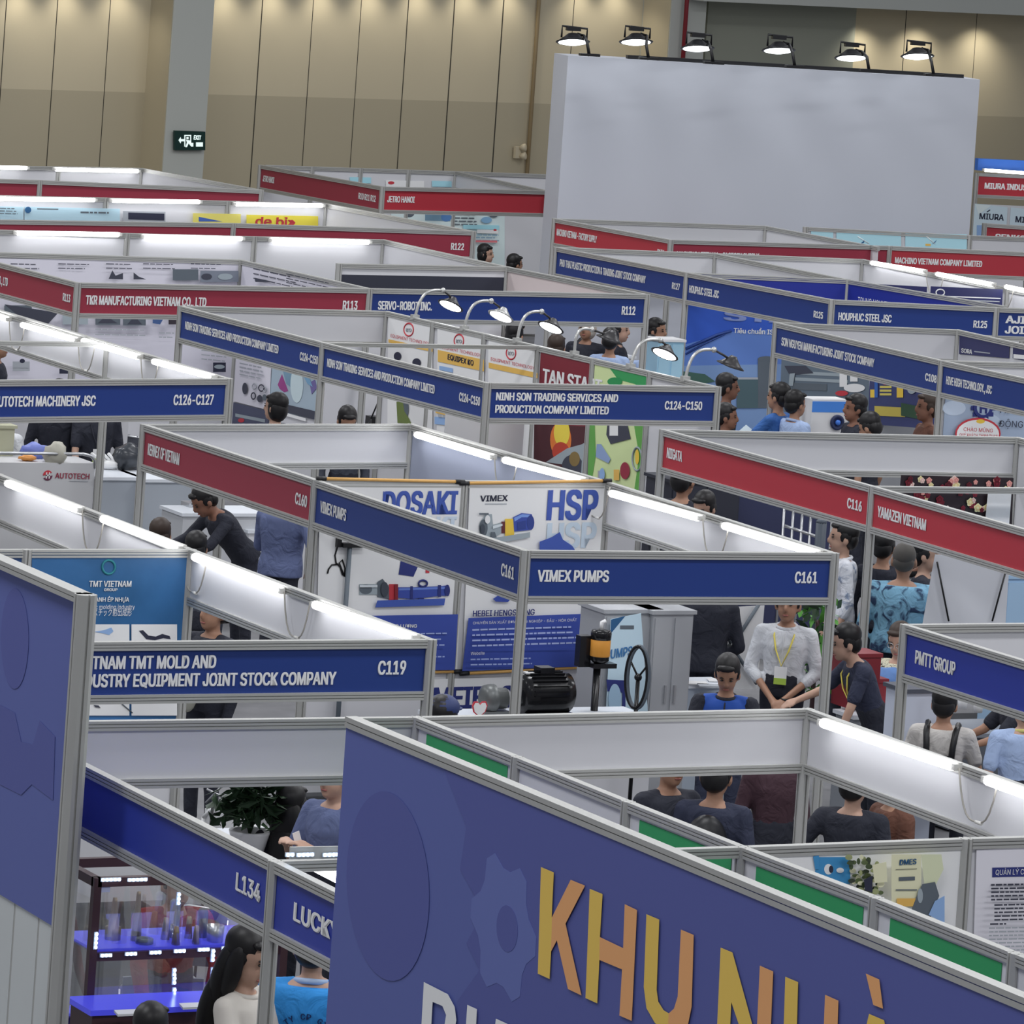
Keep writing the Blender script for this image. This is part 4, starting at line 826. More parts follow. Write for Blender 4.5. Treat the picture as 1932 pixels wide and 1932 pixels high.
# ================================================================== PEOPLE
SKIN = mat('skin_tan', (0.42, 0.23, 0.15), 0.5); SKIN2 = mat('skin_light', (0.55, 0.34, 0.25), 0.5); SKIN3 = mat('skin_brown', (0.27, 0.13, 0.085), 0.5)
HAIRM = mat('black_hair', (0.010, 0.009, 0.010), 0.45); HAIRB = mat('brown_hair', (0.045, 0.028, 0.020), 0.5); HAIRG = mat('grey_hair', (0.12, 0.11, 0.10), 0.6)
EYEW = mat('eye_dark', (0.02, 0.015, 0.012), 0.2); LIP = mat('lips', (0.36, 0.13, 0.11), 0.5); SHOE = mat('shoe_black', (0.012, 0.012, 0.013), 0.35)
HS = 1.16
TCAM = Vector((-math.sin(YAW), -math.cos(YAW), 0)); IRT = Vector((math.cos(YAW), -math.sin(YAW), 0))
def remesh(mb, name, parent, voxel, smooth=2):
    o = mb.build('tmp'); md = o.modifiers.new('r', 'REMESH'); md.mode = 'VOXEL'; md.voxel_size = voxel; md.use_smooth_shade = True
    if smooth:
        s_ = o.modifiers.new('s', 'SMOOTH'); s_.iterations = smooth; s_.factor = 0.5
    dg = bpy.context.evaluated_depsgraph_get(); dg.update()
    me = bpy.data.meshes.new_from_object(o.evaluated_get(dg)); me.name = name
    old = o.data; bpy.data.objects.remove(o); bpy.data.meshes.remove(old)
    n = bpy.data.objects.new(name, me); COL.objects.link(n); n.parent = parent; n.matrix_parent_inverse = parent_inv(parent)
    me.polygons.foreach_set('use_smooth', [True] * len(me.polygons))
    return n
def cap(mb, a, b, ra, rb, m_, T, n=10):
    a, b = Vector(a), Vector(b); d = (b - a); L = d.length; d = d / max(L, 1e-6)
    pts = [a - d * ra * .95, a - d * ra * .6, a, b, b + d * rb * .6, b + d * rb * .95]; rs = [ra * .3, ra * .8, ra, rb, rb * .8, rb * .3]
    mb.tube([T @ p for p in pts], rs, m_, n)
def person(label, px, py, zh, face, top, sleeve='short', bottom=None, hair='short', hairm=None, skin=None, pose='stand', lean=0.0, arms=('down', 'down'), headpitch=0.0, headyaw=0.0, width=1.0, collar=None, tuck=True, vox=0.014, group=None, size=None, nohands=False):
    """full figure placed so that the centre of its head lies on the given sight line at height zh"""
    skin = skin or SKIN; hairm = hairm or HAIRM; bottom = bottom or cm(30, 32, 40)
    zh *= 1.06; P = at(px, py, zh); a = math.radians(face); fw = (TCAM * math.cos(a) + IRT * math.sin(a)).normalized(); rt = fw.cross(UP)
    ln = math.radians(lean)
    seat = 0.0
    if pose == 'sit':
        k = size or 1.0; hipz = zh - 0.64 * k * math.cos(ln)
    else:
        k = size or zh / (0.92 + 0.65 * math.cos(ln)); hipz = zh - 0.65 * k * math.cos(ln)
    base = Vector((P.x, P.y, 0)) - fw * (0.65 * k * math.sin(ln))
    o = thing('person', label, 'person', base, group)
    def L(x, y, z): return base + rt * x * k + fw * y * k + UP * z * k
    class TT:
        def __matmul__(s, p): return base + rt * (p[0] * k) + fw * (p[1] * k) + UP * (p[2] * k)
    T0 = TT(); hz = hipz / k
    def tor(x, y, z):    # torso frame, z measured up from the hip joint
        return Vector((x, y * math.cos(ln) + z * math.sin(ln), hz + z * math.cos(ln) - y * math.sin(ln)))
    B = MB()
    hc = tor(0, 0, 0.65); hp = math.radians(headpitch) + ln * .5; hy = math.radians(headyaw)
    def hd(x, y, z):
        x, y = x * math.cos(hy) + y * math.sin(hy), -x * math.sin(hy) + y * math.cos(hy)
        y, z = y * math.cos(hp) + z * math.sin(hp), z * math.cos(hp) - y * math.sin(hp)
        return Vector((hc.x + x * HS, hc.y + y * HS, hc.z + z * HS))
    def hell(mb, c, rx, ry, rz, m_, n=14, m=10):
        t = MB(); t.ell((0, 0, 0), rx, ry, rz, m_, None, n, m); mb.add([T0 @ hd(c[0] + v[0], c[1] + v[1], c[2] + v[2]) for v in t.v], t.f, m_, True)
    hell(B, (0, -.008, .025), .076, .094, .092, skin); hell(B, (0, .022, -.045), .060, .066, .072, skin); hell(B, (0, .05, -.085), .03, .034, .028, skin)
    hell(B, (0, .094, -.022), .014, .018, .024, skin); hell(B, (0, .085, .0), .009, .014, .03, skin)
    for s in (-1, 1): hell(B, (s * .076, -.008, -.018), .012, .022, .034, skin)
    cap(B, tor(0, -.012, .46), hd(0, -.012, -.05), .058, .052, skin, T0)
    W = width
    TR = [(-.04, .155, .105, -.01), (.04, .155, .105, -.01), (.14, .138, .095, 0), (.24, .148, .105, .0), (.34, .165, .115, .0), (.42, .165, .10, -.01), (.465, .125, .078, -.015), (.495, .07, .06, -.015)]
    def torso(mb, inflate, m_, z0=-.1, z1=.5):
        v = []; rings = [r_ for r_ in TR if z0 <= r_[0] <= z1]; n = 16; f = []
        for (z, rx, ry, yo) in rings:
            for q in range(n):
                c_, s_ = math.cos(2 * PI * q / n), math.sin(2 * PI * q / n)
                v.append(T0 @ tor((rx * W + inflate) * math.copysign(abs(c_) ** .8, c_), yo + (ry * (W * .5 + .5) + inflate) * math.copysign(abs(s_) ** .9, s_), z))
        for i in range(len(rings) - 1):
            for q in range(n): f.append((i * n + q, i * n + (q + 1) % n, (i + 1) * n + (q + 1) % n, (i + 1) * n + q))
        f.append(tuple(range(n))[::-1]); f.append(tuple(range((len(rings) - 1) * n, len(rings) * n)))
        mb.add(v, f, m_, True)
    torso(B, -.012, skin)
    SH = MB(); torso(SH, .006 if tuck else .022, top, z0=-.1 if not tuck else .03, z1=.48)
    ARM = {'down': ((.06, -.02, -.28), (.05, .06, -.53)), 'front': ((.07, .02, -.27), (-.13, .20, -.46)), 'reach': ((.04, .18, -.20), (.0, .40, -.28)), 'table': ((.08, .10, -.26), (-.02, .32, -.34)),
           'phone': ((.06, .08, -.27), (-.08, .28, -.16)), 'hip': ((.16, -.06, -.24), (.05, .08, -.40)), 'hang': ((.03, .10, -.27), (.0, .18, -.52)), 'back': ((.08, -.08, -.26), (-.06, -.16, -.44)), 'up': ((.10, .16, -.14), (-.02, .34, .06))}
    wr = []
    for s, ar in ((-1, arms[0]), (1, arms[1])):
        S = tor(s * .175 * W, -.01, .425); e, w = ARM[ar]
        def tp(v): return Vector((S.x + s * v[0], S.y + v[1], S.z + v[2])) if ln < .9 else S + (tor(s * v[0], v[1], v[2]) - tor(0, 0, 0))
        E, Wp = tp(e), tp(w); wr.append(T0 @ Wp)
        cap(B, S, E, .043, .038, skin, T0); cap(B, E, Wp, .038, .026, skin, T0)
        d = (Wp - E).normalized(); side = d.cross(Vector((0, 0, 1))); side = side.normalized() if side.length > .05 else Vector((1, 0, 0)); nr = side.cross(d).normalized()
        if nr.y < 0 and abs(d.z) > .8: nr = -nr; side = -side
        cap(B, Wp, Wp + d * .07, .028, .034, skin, T0, 8); cap(B, Wp + d * .05 - side * .018, Wp + d * .075 + side * .02, .024, .024, skin, T0, 8)
        for q, (off, ll) in enumerate(((-.032, .062), (-.011, .074), (.011, .07), (.031, .054))):
            a0 = Wp + d * .085 + side * off; a1 = a0 + d * ll * .55 - nr * .008; a2 = a1 + d * ll * .4 - nr * .026
            cap(B, a0, a1, .0105, .010, skin, T0, 6); cap(B, a1, a2, .010, .0085, skin, T0, 6)
        t0_ = Wp + d * .03 - side * .03; t1 = t0_ + d * .035 - side * .022 - nr * .008; cap(B, t0_, t1, .013, .012, skin, T0, 6); cap(B, t1, t1 + d * .03 - nr * .012, .011, .009, skin, T0, 6)
        if sleeve == 'long': cap(SH, S, E, .062, .052, top, T0); cap(SH, E, E.lerp(Wp, .93), .052, .040, top, T0)
        elif sleeve == 'half': cap(SH, S, E, .064, .056, top, T0); cap(SH, E, E.lerp(Wp, .35), .054, .050, top, T0)
        else: cap(SH, S, S.lerp(E, .72), .064, .060, top, T0)
        cap(SH, tor(s * .08, -.012, .452), S, .05, .062, top, T0)
    BT = MB(); torso(BT, .010, bottom, z0=-.1, z1=.15)
    for s in (-1, 1):
        H_ = Vector((s * .09, -.01, hz - .02))
        if pose == 'sit': K = Vector((s * .11, .42, hz + .0)); A = Vector((s * .11, .40, .09 / k))
        else: K = Vector((s * .095, .01, hz * .54)); A = Vector((s * .10, -.02, .09))
        cap(B, H_, K, .07, .05, skin, T0); cap(B, K, A, .05, .036, skin, T0)
        cap(BT, H_, K, .088, .068, bottom, T0); cap(BT, K, A + Vector((0, 0, .03)), .066, .054, bottom, T0)
        ft = MB(); f0 = A + Vector((0, -.03, -.045)); cap(ft, f0, f0 + Vector((s * .02, .17, -.01)), .042, .036, SHOE, T0, 8); ft.build('shoe', o)
        cap(B, A, A + Vector((s * .015, .13, -.05)), .034, .028, skin, T0, 8)
    remesh(B, 'body', o, vox * k, 1); remesh(SH, 'shirt', o, max(vox, .014) * k, 3); remesh(BT, 'trousers', o, .02 * k, 3)
    if collar:
        c = MB(); c.tube([T0 @ tor(0, y_, z_) for y_, z_ in ((.062, .455), (.100, .42), (.122, .34), (.112, .24), (.104, .14), (.108, .06))], .007 * k, collar, 5); c.build('placket', o)
        c = MB(); rg = [T0 @ tor(.075 * math.cos(q * PI / 8), -.012 + .07 * math.sin(q * PI / 8), .478 - .015 * math.sin(q * PI / 8)) for q in range(16)]
        c.tube(rg, .016 * k, collar, 6, closed=True); c.build('collar', o)
    if abs(((face + 180) % 360) - 180) < 125:
        for s in (-1, 1):
            e = MB(); hell(e, (s * .030, .0795, .004), .0115, .008, .0055, EYEW, 8, 6); e.build('eye', o)
        e = MB(); hell(e, (0, .083, -.066), .021, .009, .006, LIP, 10, 6); e.build('lips', o)
        e = MB()
        for s in (-1, 1): hell(e, (s * .031, .078, .022), .017, .008, .0035, hairm, 8, 4)
        e.build('eyebrows', o)
    h = MB()
    if hair in ('short', 'long', 'bob', 'tied', 'cap'):
        hell(h, (0, -.024, .045), .084, .098, .088, hairm); hell(h, (0, -.055, -.012), .076, .058, .075, hairm)
        for s in (-1, 1): hell(h, (s * .066, -.012, .01), .018, .045, .05, hairm, 8, 6)
        hell(h, (.008, .052, .080), .062, .032, .022, hairm, 10, 6)
    if hair == 'bob': hell(h, (0, -.03, -.02), .092, .085, .105, hairm)
    if hair == 'tied': hell(h, (0, -.11, .02), .04, .045, .05, hairm)
    if hair == 'long':
        hell(h, (0, -.062, -.10), .098, .062, .17, hairm); hell(h, (0, -.085, -.24), .092, .05, .17, hairm)
        for s in (-1, 1): hell(h, (s * .074, -.012, -.06), .026, .045, .12, hairm, 8, 8)
    if hair == 'shaved': hell(h, (0, -.016, .032), .0775, .094, .090, hairm); hell(h, (0, -.05, -.01), .07, .053, .06, hairm)
    if hair == 'cap':
        CAPM = cm(38, 50, 92); h2 = MB(); hell(h2, (0, -.01, .062), .090, .106, .07, CAPM); hell(h2, (0, .10, .045), .07, .07, .012, CAPM); h2.build('cap', o)
    if h.v: h.build('hair', o)
    o['_k'] = k
    class R: pass
    r_ = R(); r_.o = o; r_.k = k; r_.T = T0; r_.tor = tor; r_.fw = fw; r_.rt = rt; r_.wr = wr; r_.hc = T0 @ hc; r_.hd = hd; r_.base = base; del o['_k']
    return r_
def lanyard(p, col, badge=None):
    m = MB(); T = p.T; pts = [T @ p.tor(s * x, y, z) for s, x, y, z in ((-1, .07, .0, .485), (-1, .075, .098, .42), (-1, .05, .132, .32), (0, 0, .136, .20), (1, .05, .132, .32), (1, .075, .098, .42), (1, .07, .0, .485))]
    m.tube(pts, .007 * p.k, col, 5); m.build('lanyard', p.o)
    if badge:
        c = T @ p.tor(0, .142, .13); m = MB(); m.obox(c - p.rt * .05 - UP * .07, p.rt * .1, p.fw * .006, UP * .14, PWH); m.obox(c - p.rt * .05 + p.fw * .007 - UP * .07, p.rt * .1, p.fw * .002, UP * .05, badge); m.build('badge', p.o)
BLK = cm(36, 38, 48, .8); NVY = cm(42, 46, 64, .8); WSH = mat('white_shirt', C(186, 188, 192), .8, noise=.05, nscale=14); LBS = mat('light_blue_shirt', C(150, 168, 200), .8, noise=.05, nscale=12); GBS = mat('grey_blue_shirt', C(86, 96, 130), .8, noise=.06, nscale=8)
CRM = mat('cream_blouse', C(196, 190, 182), .7, noise=.03, nscale=10); SKY = mat('sky_blue_polo', C(44, 128, 196), .8); GRJ = cm(62, 66, 76, .8); BRN = cm(92, 60, 48, .8)
LANY = cm(206, 190, 90); LGRN = cm(150, 176, 70)
# --- around C161
p = person('person in pale checked shirt with yellow lanyard and badge, hands clasped, behind the C161 fascia', 1487, 1139, 1.58, -12, WSH, 'half', BLK, arms=('front', 'front'), collar=WSH, vox=.011, width=1.05)
lanyard(p, LANY, LGRN); m = MB(); m.tube([p.wr[0] + (Vector((math.cos(q * PI / 6), math.sin(q * PI / 6), 0))) * .034 for q in range(12)], .012, BLACK, 5, closed=True); m.build('wrist_watch', p.o)
VEST = cm(36, 76, 160, .7)
p = person('person in blue and black polo shirt seated with head bowed at the C161 counter', 1372, 1274, 1.36, -5, VEST, 'half', NVY, 'short', pose='sit', headpitch=28, arms=('table', 'table'), collar=BLK)
m = MB()
for s in (-1, 1): cap(m, p.tor(s * .19, -.005, .42), p.tor(s * .235, .06, .22), .072, .066, BLK, p.T)
m.build('sleeve', p.o)
p = person('person in navy polo shirt leaning forward right of the clasped hands man', 1594, 1212, 1.46, -75, NVY, 'short', BLK, lean=26, arms=('hang', 'reach'), skin=SKIN2); lanyard(p, LANY)
pt = blotch('white_print_shirt', C(196, 198, 204), C(122, 134, 156), 8, .54, .66)
person('person in loose white patterned shirt standing in profile behind the C161 corner', 1590, 1014, 1.60, -82, pt, 'half', BLK, collar=pt, skin=SKIN2, tuck=False)
cam_ = blotch('blue_marbled_shirt', C(110, 152, 176), C(34, 50, 78), 7, .50, .62)
person('person with shaved head and blue marbled shirt seen from behind', 1706, 1057, 1.66, 172, cam_, 'half', BLK, hair='shaved', hairm=HAIRG, width=1.25, tuck=False, skin=SKIN)
person('person in black beside the shaved man, face turned right', 1748, 1046, 1.6, 78, BLK, 'long', BLK, skin=SKIN2)
person('person in black half hidden behind the post left of the shaved man', 1668, 1030, 1.56, 160, BLK, 'long', BLK)
st = blotch('striped_cream_blouse', C(190, 186, 164), C(60, 58, 56), 24, .56, .62)
p = person('person with glasses and striped cream blouse seated behind the red boxes', 1697, 1211, 1.28, -25, st, 'half', BLK, 'bob', hairm=HAIRB, pose='sit', headpitch=20, arms=('table', 'table'), skin=SKIN2)
m = MB()
for s in (-1, 1): m.tube([p.T @ p.hd(s * .032 + .024 * math.cos(q * PI / 6), .095, .004 + .02 * math.sin(q * PI / 6)) for q in range(12)], .003, STEEL, 4, closed=True)
m.build('glasses', p.o)
p = person('person in cream shirt with black backpack straps seated with back turned', 1782, 1330, 1.27, 168, cm(176, 172, 168, .8), 'short', BLK, pose='sit', arms=('table', 'table'), width=1.1)
bk = thing('backpack', 'black backpack on the back of the seated cream shirt visitor', 'backpack', p.T @ p.tor(0, -.2, .15))
m = MB(); m.ell(p.T @ p.tor(.05, -.20, .08), .17, .12, .22, BLACK); remesh(m, 'pack', bk, .02, 3)
for s in (-1, 1):
    m = MB(); m.tube([p.T @ p.tor(s * x, y, z) for x, y, z in ((.09, -.16, .18), (.10, -.13, .36), (.11, -.10, .455), (.115, .0, .50), (.12, .11, .38), (.13, .12, .25))], .024, BLACK, 6); m.build('strap', bk)
person('person in light blue polo shirt with back turned at the right picture edge', 1934, 1338, 1.34, 195, LBS, 'short', BLK, pose='sit', width=1.2, collar=mat('yellow_trim', C(190, 180, 110), .7), skin=SKIN2)
person('person in black reaching an arm over the table beyond the cream shirt visitor', 1896, 1300, 1.22, -75, BLK, 'short', BLK, lean=20, arms=('reach', 'reach'), skin=SKIN)
person('person with black hair looking down behind the tube lights of booth C161', 1328, 958, 1.55, -30, BLK, 'long', BLK, headpitch=20, skin=SKIN2)
person('person in dark clothes left of the one behind the C161 tube lights', 1290, 905, 1.70, 150, BLK, 'long', BLK)
# --- C160
p = person('person in black suit bending over the coffee machine under the red C160 fascia', 384, 945, 1.36, -62, BLK, 'long', BLK, lean=42, arms=('reach', 'reach'), skin=SKIN3, headpitch=15, width=1.15)
person('person in grey blue shirt and black trousers under the right end of fascia C160', 540, 925, 1.62, 150, GBS, 'half', BLK, arms=('table', 'hip'), width=1.12, tuck=False)
person('person with black hair seen from above behind the teal poster tube light', 370, 1035, 1.30, 175, GRJ, 'long', BLK, pose='sit')
person('person with brown hair just showing over the tube light left of the black haired one', 302, 1010, 1.30, 175, WSH, 'long', BLK, hairm=HAIRB, pose='sit')
p = person('person in black with a pale bag under the white strip above fascia C119', 402, 1152, 1.6, -40, BLK, 'long', BLK)
m = MB(); m.ell(p.T @ p.tor(.0, .2, .12), .09, .07, .18, cm(150, 150, 140)); tag(remesh(m, 'shoulder_bag', p.o, .02, 2), None, None)
person('person in dark navy cap beside the dark blue lettering of the lower poster', 835, 1356, 1.62, 160, NVY, 'long', BLK, hair='cap')
# --- C126
person('person in black clothes behind the bag covered table, left of the post', 112, 744, 1.60, 175, BLK, 'long', BLK, skin=SKIN2, width=1.15)
p = person('person in black with an identity tag leaning a bare arm on the grey cloth table', 186, 752, 1.60, 15, BLK, 'short', BLK, arms=('down', 'hang'), skin=SKIN2); lanyard(p, BLK, LGRN)
person('person with brown hair low at the left edge behind the beige box', 8, 786, 1.42, 160, WSH, 'long', BLK, hairm=HAIRB)
person('person in black at the left picture edge under the C126-C127 side strip', -4, 650, 1.6, 90, BLK, 'long', BLK)
# --- C124
person('person with tied black hair facing away in front of the robot arms poster', 519, 768, 1.56, -118, NVY, 'short', BLK, hair='bob', skin=SKIN2)
person('person with only the top of a black haired head showing behind the white panel', 655, 794, 1.50, 20, GRJ, 'long', BLK, headpitch=30)
# --- rear
person('person with black hair facing right below the R122 fascia', 917, 479, 1.48, 70, BLK, 'long', BLK, hair='bob', skin=SKIN2)
person('person with only dark hair showing right of the one below the R122 fascia', 972, 498, 1.48, 120, BLK, 'long', BLK)
G2 = None
person('person with black hair behind the first curved arm spotlight', 885, 622, 1.6, 60, BLK, 'long', BLK)
person('person in dark grey jacket behind the second curved arm spotlight', 972, 632, 1.62, 150, GRJ, 'long', BLK, width=1.1)
person('person with brown hair and brown top behind the third curved arm spotlight', 1050, 655, 1.6, 165, BRN, 'long', BLK, hairm=HAIRB)
person('person with pale curly hair below the R112 fascia', 1107, 618, 1.62, -20, BLK, 'long', BLK, hair='bob', hairm=mat('pale_hair', C(178, 172, 164), .8))
person('person in black with head bowed behind the fourth curved arm spotlight', 1100, 657, 1.32, -35, BLK, 'long', BLK, headpitch=25)
person('person in light blue shirt between the fourth and fifth curved arm spotlights', 1152, 642, 1.60, 170, LBS, 'long', BLK)
person('person with black hair in profile right of the pale curly hair', 1168, 622, 1.66, 80, BLK, 'long', BLK, skin=SKIN2)
person('person with black hair beside the R125 corner post', 1240, 624, 1.6, 60, WSH, 'long', BLK)
person('person in pale blue shirt under the fifth curved arm spotlight', 1228, 655, 1.52, 175, LBS, 'long', BLK)
person('person in black facing right in front of the blue steel poster, taller of two', 1374, 730, 1.58, 92, BLK, 'long', BLK, skin=SKIN3)
p = person('person in black with lanyard just above the red C116 fascia corner', 1372, 786, 1.50, 82, BLK, 'short', BLK, skin=SKIN3); lanyard(p, LANY)
# --- C108
person('person with short black hair in light blue shirt, left under the C108 fascia', 1502, 762, 1.58, 128, LBS, 'short', BLK, collar=LBS)
lp_ = person('person in blue shirt behind the left post under the C108 fascia', 1468, 748, 1.62, -120, cm(50, 90, 150, .8), 'short', BLK, arms=('reach', 'reach'))
person('person in black facing left beside the white product standee', 1612, 770, 1.60, -70, BLK, 'short', BLK, skin=SKIN3)
person('person with dark hair bowed low above the white C116 panel', 1640, 806, 1.60, -120, BLK, 'short', BLK, headpitch=25)
person('person with reddish face looking left at the right end of the C108 opening', 1750, 768, 1.72, -75, BRN, 'long', BLK, skin=SKIN3, hairm=HAIRB)
# --- L134
p = person('person with long black hair and cream blouse in profile by the lit showcase', 468, 1806, 1.60, 62, CRM, 'half', BLK, hair='long', skin=SKIN2, arms=('table', 'table'), headpitch=16, collar=CRM, vox=.011)
p = person('person in sky blue polo with dark printing, back turned, next to the woman in cream', 592, 1783, 1.63, 176, SKY, 'short', BLK, collar=cm(150, 170, 200), skin=SKIN2, width=1.22, tuck=False, vox=.012)
# printing on the back of the polo
TX = mat('dark_print', C(26, 46, 96), .8); m = MB(); s_ = 'CÔNG TY CP GIA TÍN'
for i, ch in enumerate(s_):
    if ch == ' ': continue
    an = PI * (1.06 - 1.12 * i / (len(s_) - 1)); 
    def bp(u, z): return p.T @ p.tor(u, -.150 - .0 + abs(u) ** 2 * 1.2, z)
    cx_, cz_ = .125 * math.cos(an), .20 + .125 * math.sin(an); tx, tz = math.sin(an), -math.cos(an)
    a0 = bp(cx_ - tx * .010, cz_ - tz * .010); a1 = bp(cx_ + tx * .010, cz_ + tz * .010); nrm = -p.fw
    upv = (bp(cx_ + .02 * math.cos(an), cz_ + .02 * math.sin(an)) - bp(cx_, cz_)).normalized()
    text_to(m, ch, a0, a1, upv, .030, nrm * .004, TX, .02)
for r_, w_ in ((.088, .003), (.062, .003), (.045, .002)): m.tube([p.T @ p.tor(r_ * math.cos(q * PI / 16), -.154 + (r_ * math.cos(q * PI / 16)) ** 2 * 1.2, .19 + r_ * math.sin(q * PI / 16)) for q in range(32)], w_, TX, 4, closed=True)
m.build('printed_back', p.o)
person('person with only the crown of a black haired head showing at the bottom edge', 285, 1940, 1.40, 170, BLK, 'long', BLK)
rs = cm(120, 30, 34, .8)
person('person in dark red jacket standing behind the glass showcase', 335, 1668, 1.40, 20, rs, 'long', BLK, arms=('table', 'hang'), lean=12, width=1.1)
p = person('person in blue grey shirt holding a phone beside the potted plant', 634, 1462, 1.62, -40, GBS, 'short', BLK, arms=('phone', 'phone'), skin=SKIN2, vox=.011)
ph = thing('smartphone', 'small phone held by the person in blue grey shirt', 'phone', p.wr[1]); m = MB(); c_ = (p.wr[0] + p.wr[1]) / 2 + UP * .1; m.obox(c_ - IRT * .03 - UP * .08, IRT * .04 + UP * .02, TCAM * -.01, UP * .06 + IRT * -.02, PWH); m.build('phone_body', ph)
person('person with black hair and dark clothes between the plant and the phone holder', 550, 1522, 1.28, 160, BLK, 'long', BLK, hair='long', pose='sit')
# --- green header booth
person('person in black with bare pale arms seen from behind under the right wall', 1612, 1480, 1.5, 160, BLK, 'short', BLK, arms=('hip', 'down'), skin=SKIN2, width=1.1)
p = person('person in dark clothes with a black backpack in the green header booth', 1352, 1462, 1.58, 165, NVY, 'long', BLK, width=1.05)
bk = thing('backpack', 'black backpack worn by the dark clothed visitor in the green header booth', 'backpack', p.T @ p.tor(0, -.2, .2)); m = MB(); m.ell(p.T @ p.tor(0, -.2, .22), .17, .11, .24, BLACK); remesh(m, 'pack', bk, .02, 3)
person('person in brown top right of the black clothed back under the right wall', 1690, 1478, 1.42, 120, BRN, 'long', BLK)
person('person in black by the corner post of the green header booth', 1468, 1400, 1.50, 20, cm(60, 40, 48, .8), 'long', BLK)
person('person in black left of the one with the backpack in the green header booth', 1265, 1440, 1.6, 30, BLK, 'long', BLK)

# ================================================================== ARM SPOTLIGHTS ON THE TRADING BOOTH WALL
XU = Vector((1, 0, 0)); YV = Vector((0, 1, 0))
CHR = mat('arm_chrome', (0.62, 0.62, 0.60), 0.3, 0.6); SHD = mat('dark_shade', (0.05, 0.048, 0.05), 0.35, 0.3); LENS = mat('spot_lens', (1, 1, 1), 0.3, emit=7.0, ecol=(0.95, 0.98, 1.0)); LENSO = mat('spot_lens_off', (0.03, 0.03, 0.03), 0.25)
SL = ['farthest', 'second', 'third', 'fourth', 'fifth', 'nearest']
for i, (bx, by, tx, ty, lx, ly, on) in enumerate(((783, 598, 836, 548, 850, 577, 1), (876, 618, 927, 568, 945, 597, 1), (976, 640, 1022, 588, 1039, 618, 1), (1084, 665, 1117, 622, 1150, 641, 0), (1190, 690, 1246, 642, 1254, 668, 1), (1293, 714, 1347, 660, 1378, 690, 0))):
    bp_ = NP.hit(bx, by); bp_.z = TOP
    A2 = Pl(bp_, bp_ + XU); tp_ = A2.hit(tx, ty); lp = A2.hit(lx, ly)
    o = thing('arm_spotlight', SL[i] + ' curved arm spotlight along the top of the trading booth wall' + ('' if on else ', its lamp unlit'), 'lamp', bp_, 'curved arm spotlights on the trading booth wall')
    m = MB(); m.obox(bp_ - XU * .04 - YV * .03 - UP * .02, XU * .08, YV * .06, UP * .05, CHR); m.build('clamp', o)
    m = MB(); pts = [bp_.lerp(tp_, t) + UP * (.10 * math.sin(PI * t)) - XU * (.06 * math.sin(PI * t)) for t in [q / 10 for q in range(11)]]; m.tube(pts, .016, CHR, 7); m.build('arm', o)
    nrm = (TCAM * .46 - UP - IRT * .36).normalized() if on else (-UP - IRT * .3).normalized()
    m = MB(); m.ell(tp_, .03, .03, .03, CHR, n=8, m=6); m.tube([tp_, tp_.lerp(lp, .35) + XU * .05, lp - nrm * .05], .012, SHD, 6)
    m.build('joint', o)
    m = MB(); m.lathe(lp - nrm * .07, [(.03, -.03), (.055, .0), (.10, .045), (.145, .07), (.14, .075)], SHD if i != 1 else CHR, 16, axis=tuple(nrm)); m.build('shade', o)
    m = MB(); m.lathe(lp, [(.128, -.004), (.128, .004), (.06, .014), (.01, .016)], LENS if on else LENSO, 16, axis=tuple(nrm)); m.build('lens', o)

# ================================================================== FURNITURE AND GOODS
CLOTH = cm(150, 156, 164, .9); CTOP = cm(196, 200, 206, .4); GLASS = mat('clear_glass', (0.92, 0.97, 1.0), 0.02, trans=1.0, alpha=0.25); DBRN = cm(66, 44, 46, .4)
def counter(label, px, py, h, w, d, body=None, top=None, cat='counter', name='display_counter', group=None, base=0.0):
    p = at(px, py, h); o = thing(name, label, cat, (p.x, p.y, base), group); body = body or WHITE
    m = MB(); m.box(p.x, p.y, base + .02, p.x + w, p.y + d, h - .03, body); m.build('body', o)
    if cat == 'cabinet' and w > .34:
        for k_ in range(2):
            x0 = p.x + .015 + k_ * w / 2; m = MB(); m.box(x0, p.y - .012, base + .06, x0 + w / 2 - .03, p.y, h - .06, body); dr_ = m.build('door', o)
            xh = p.x + w / 2 + (-.05 if k_ == 0 else .035); m = MB(); m.box(xh, p.y - .03, h * .55, xh + .015, p.y - .012, h * .55 + .14, STEEL); m.build('handle', dr_)
    m = MB(); m.box(p.x - .02, p.y - .02, h - .03, p.x + w + .02, p.y + d + .02, h, top or CTOP); m.build('top', o)
    return o, p
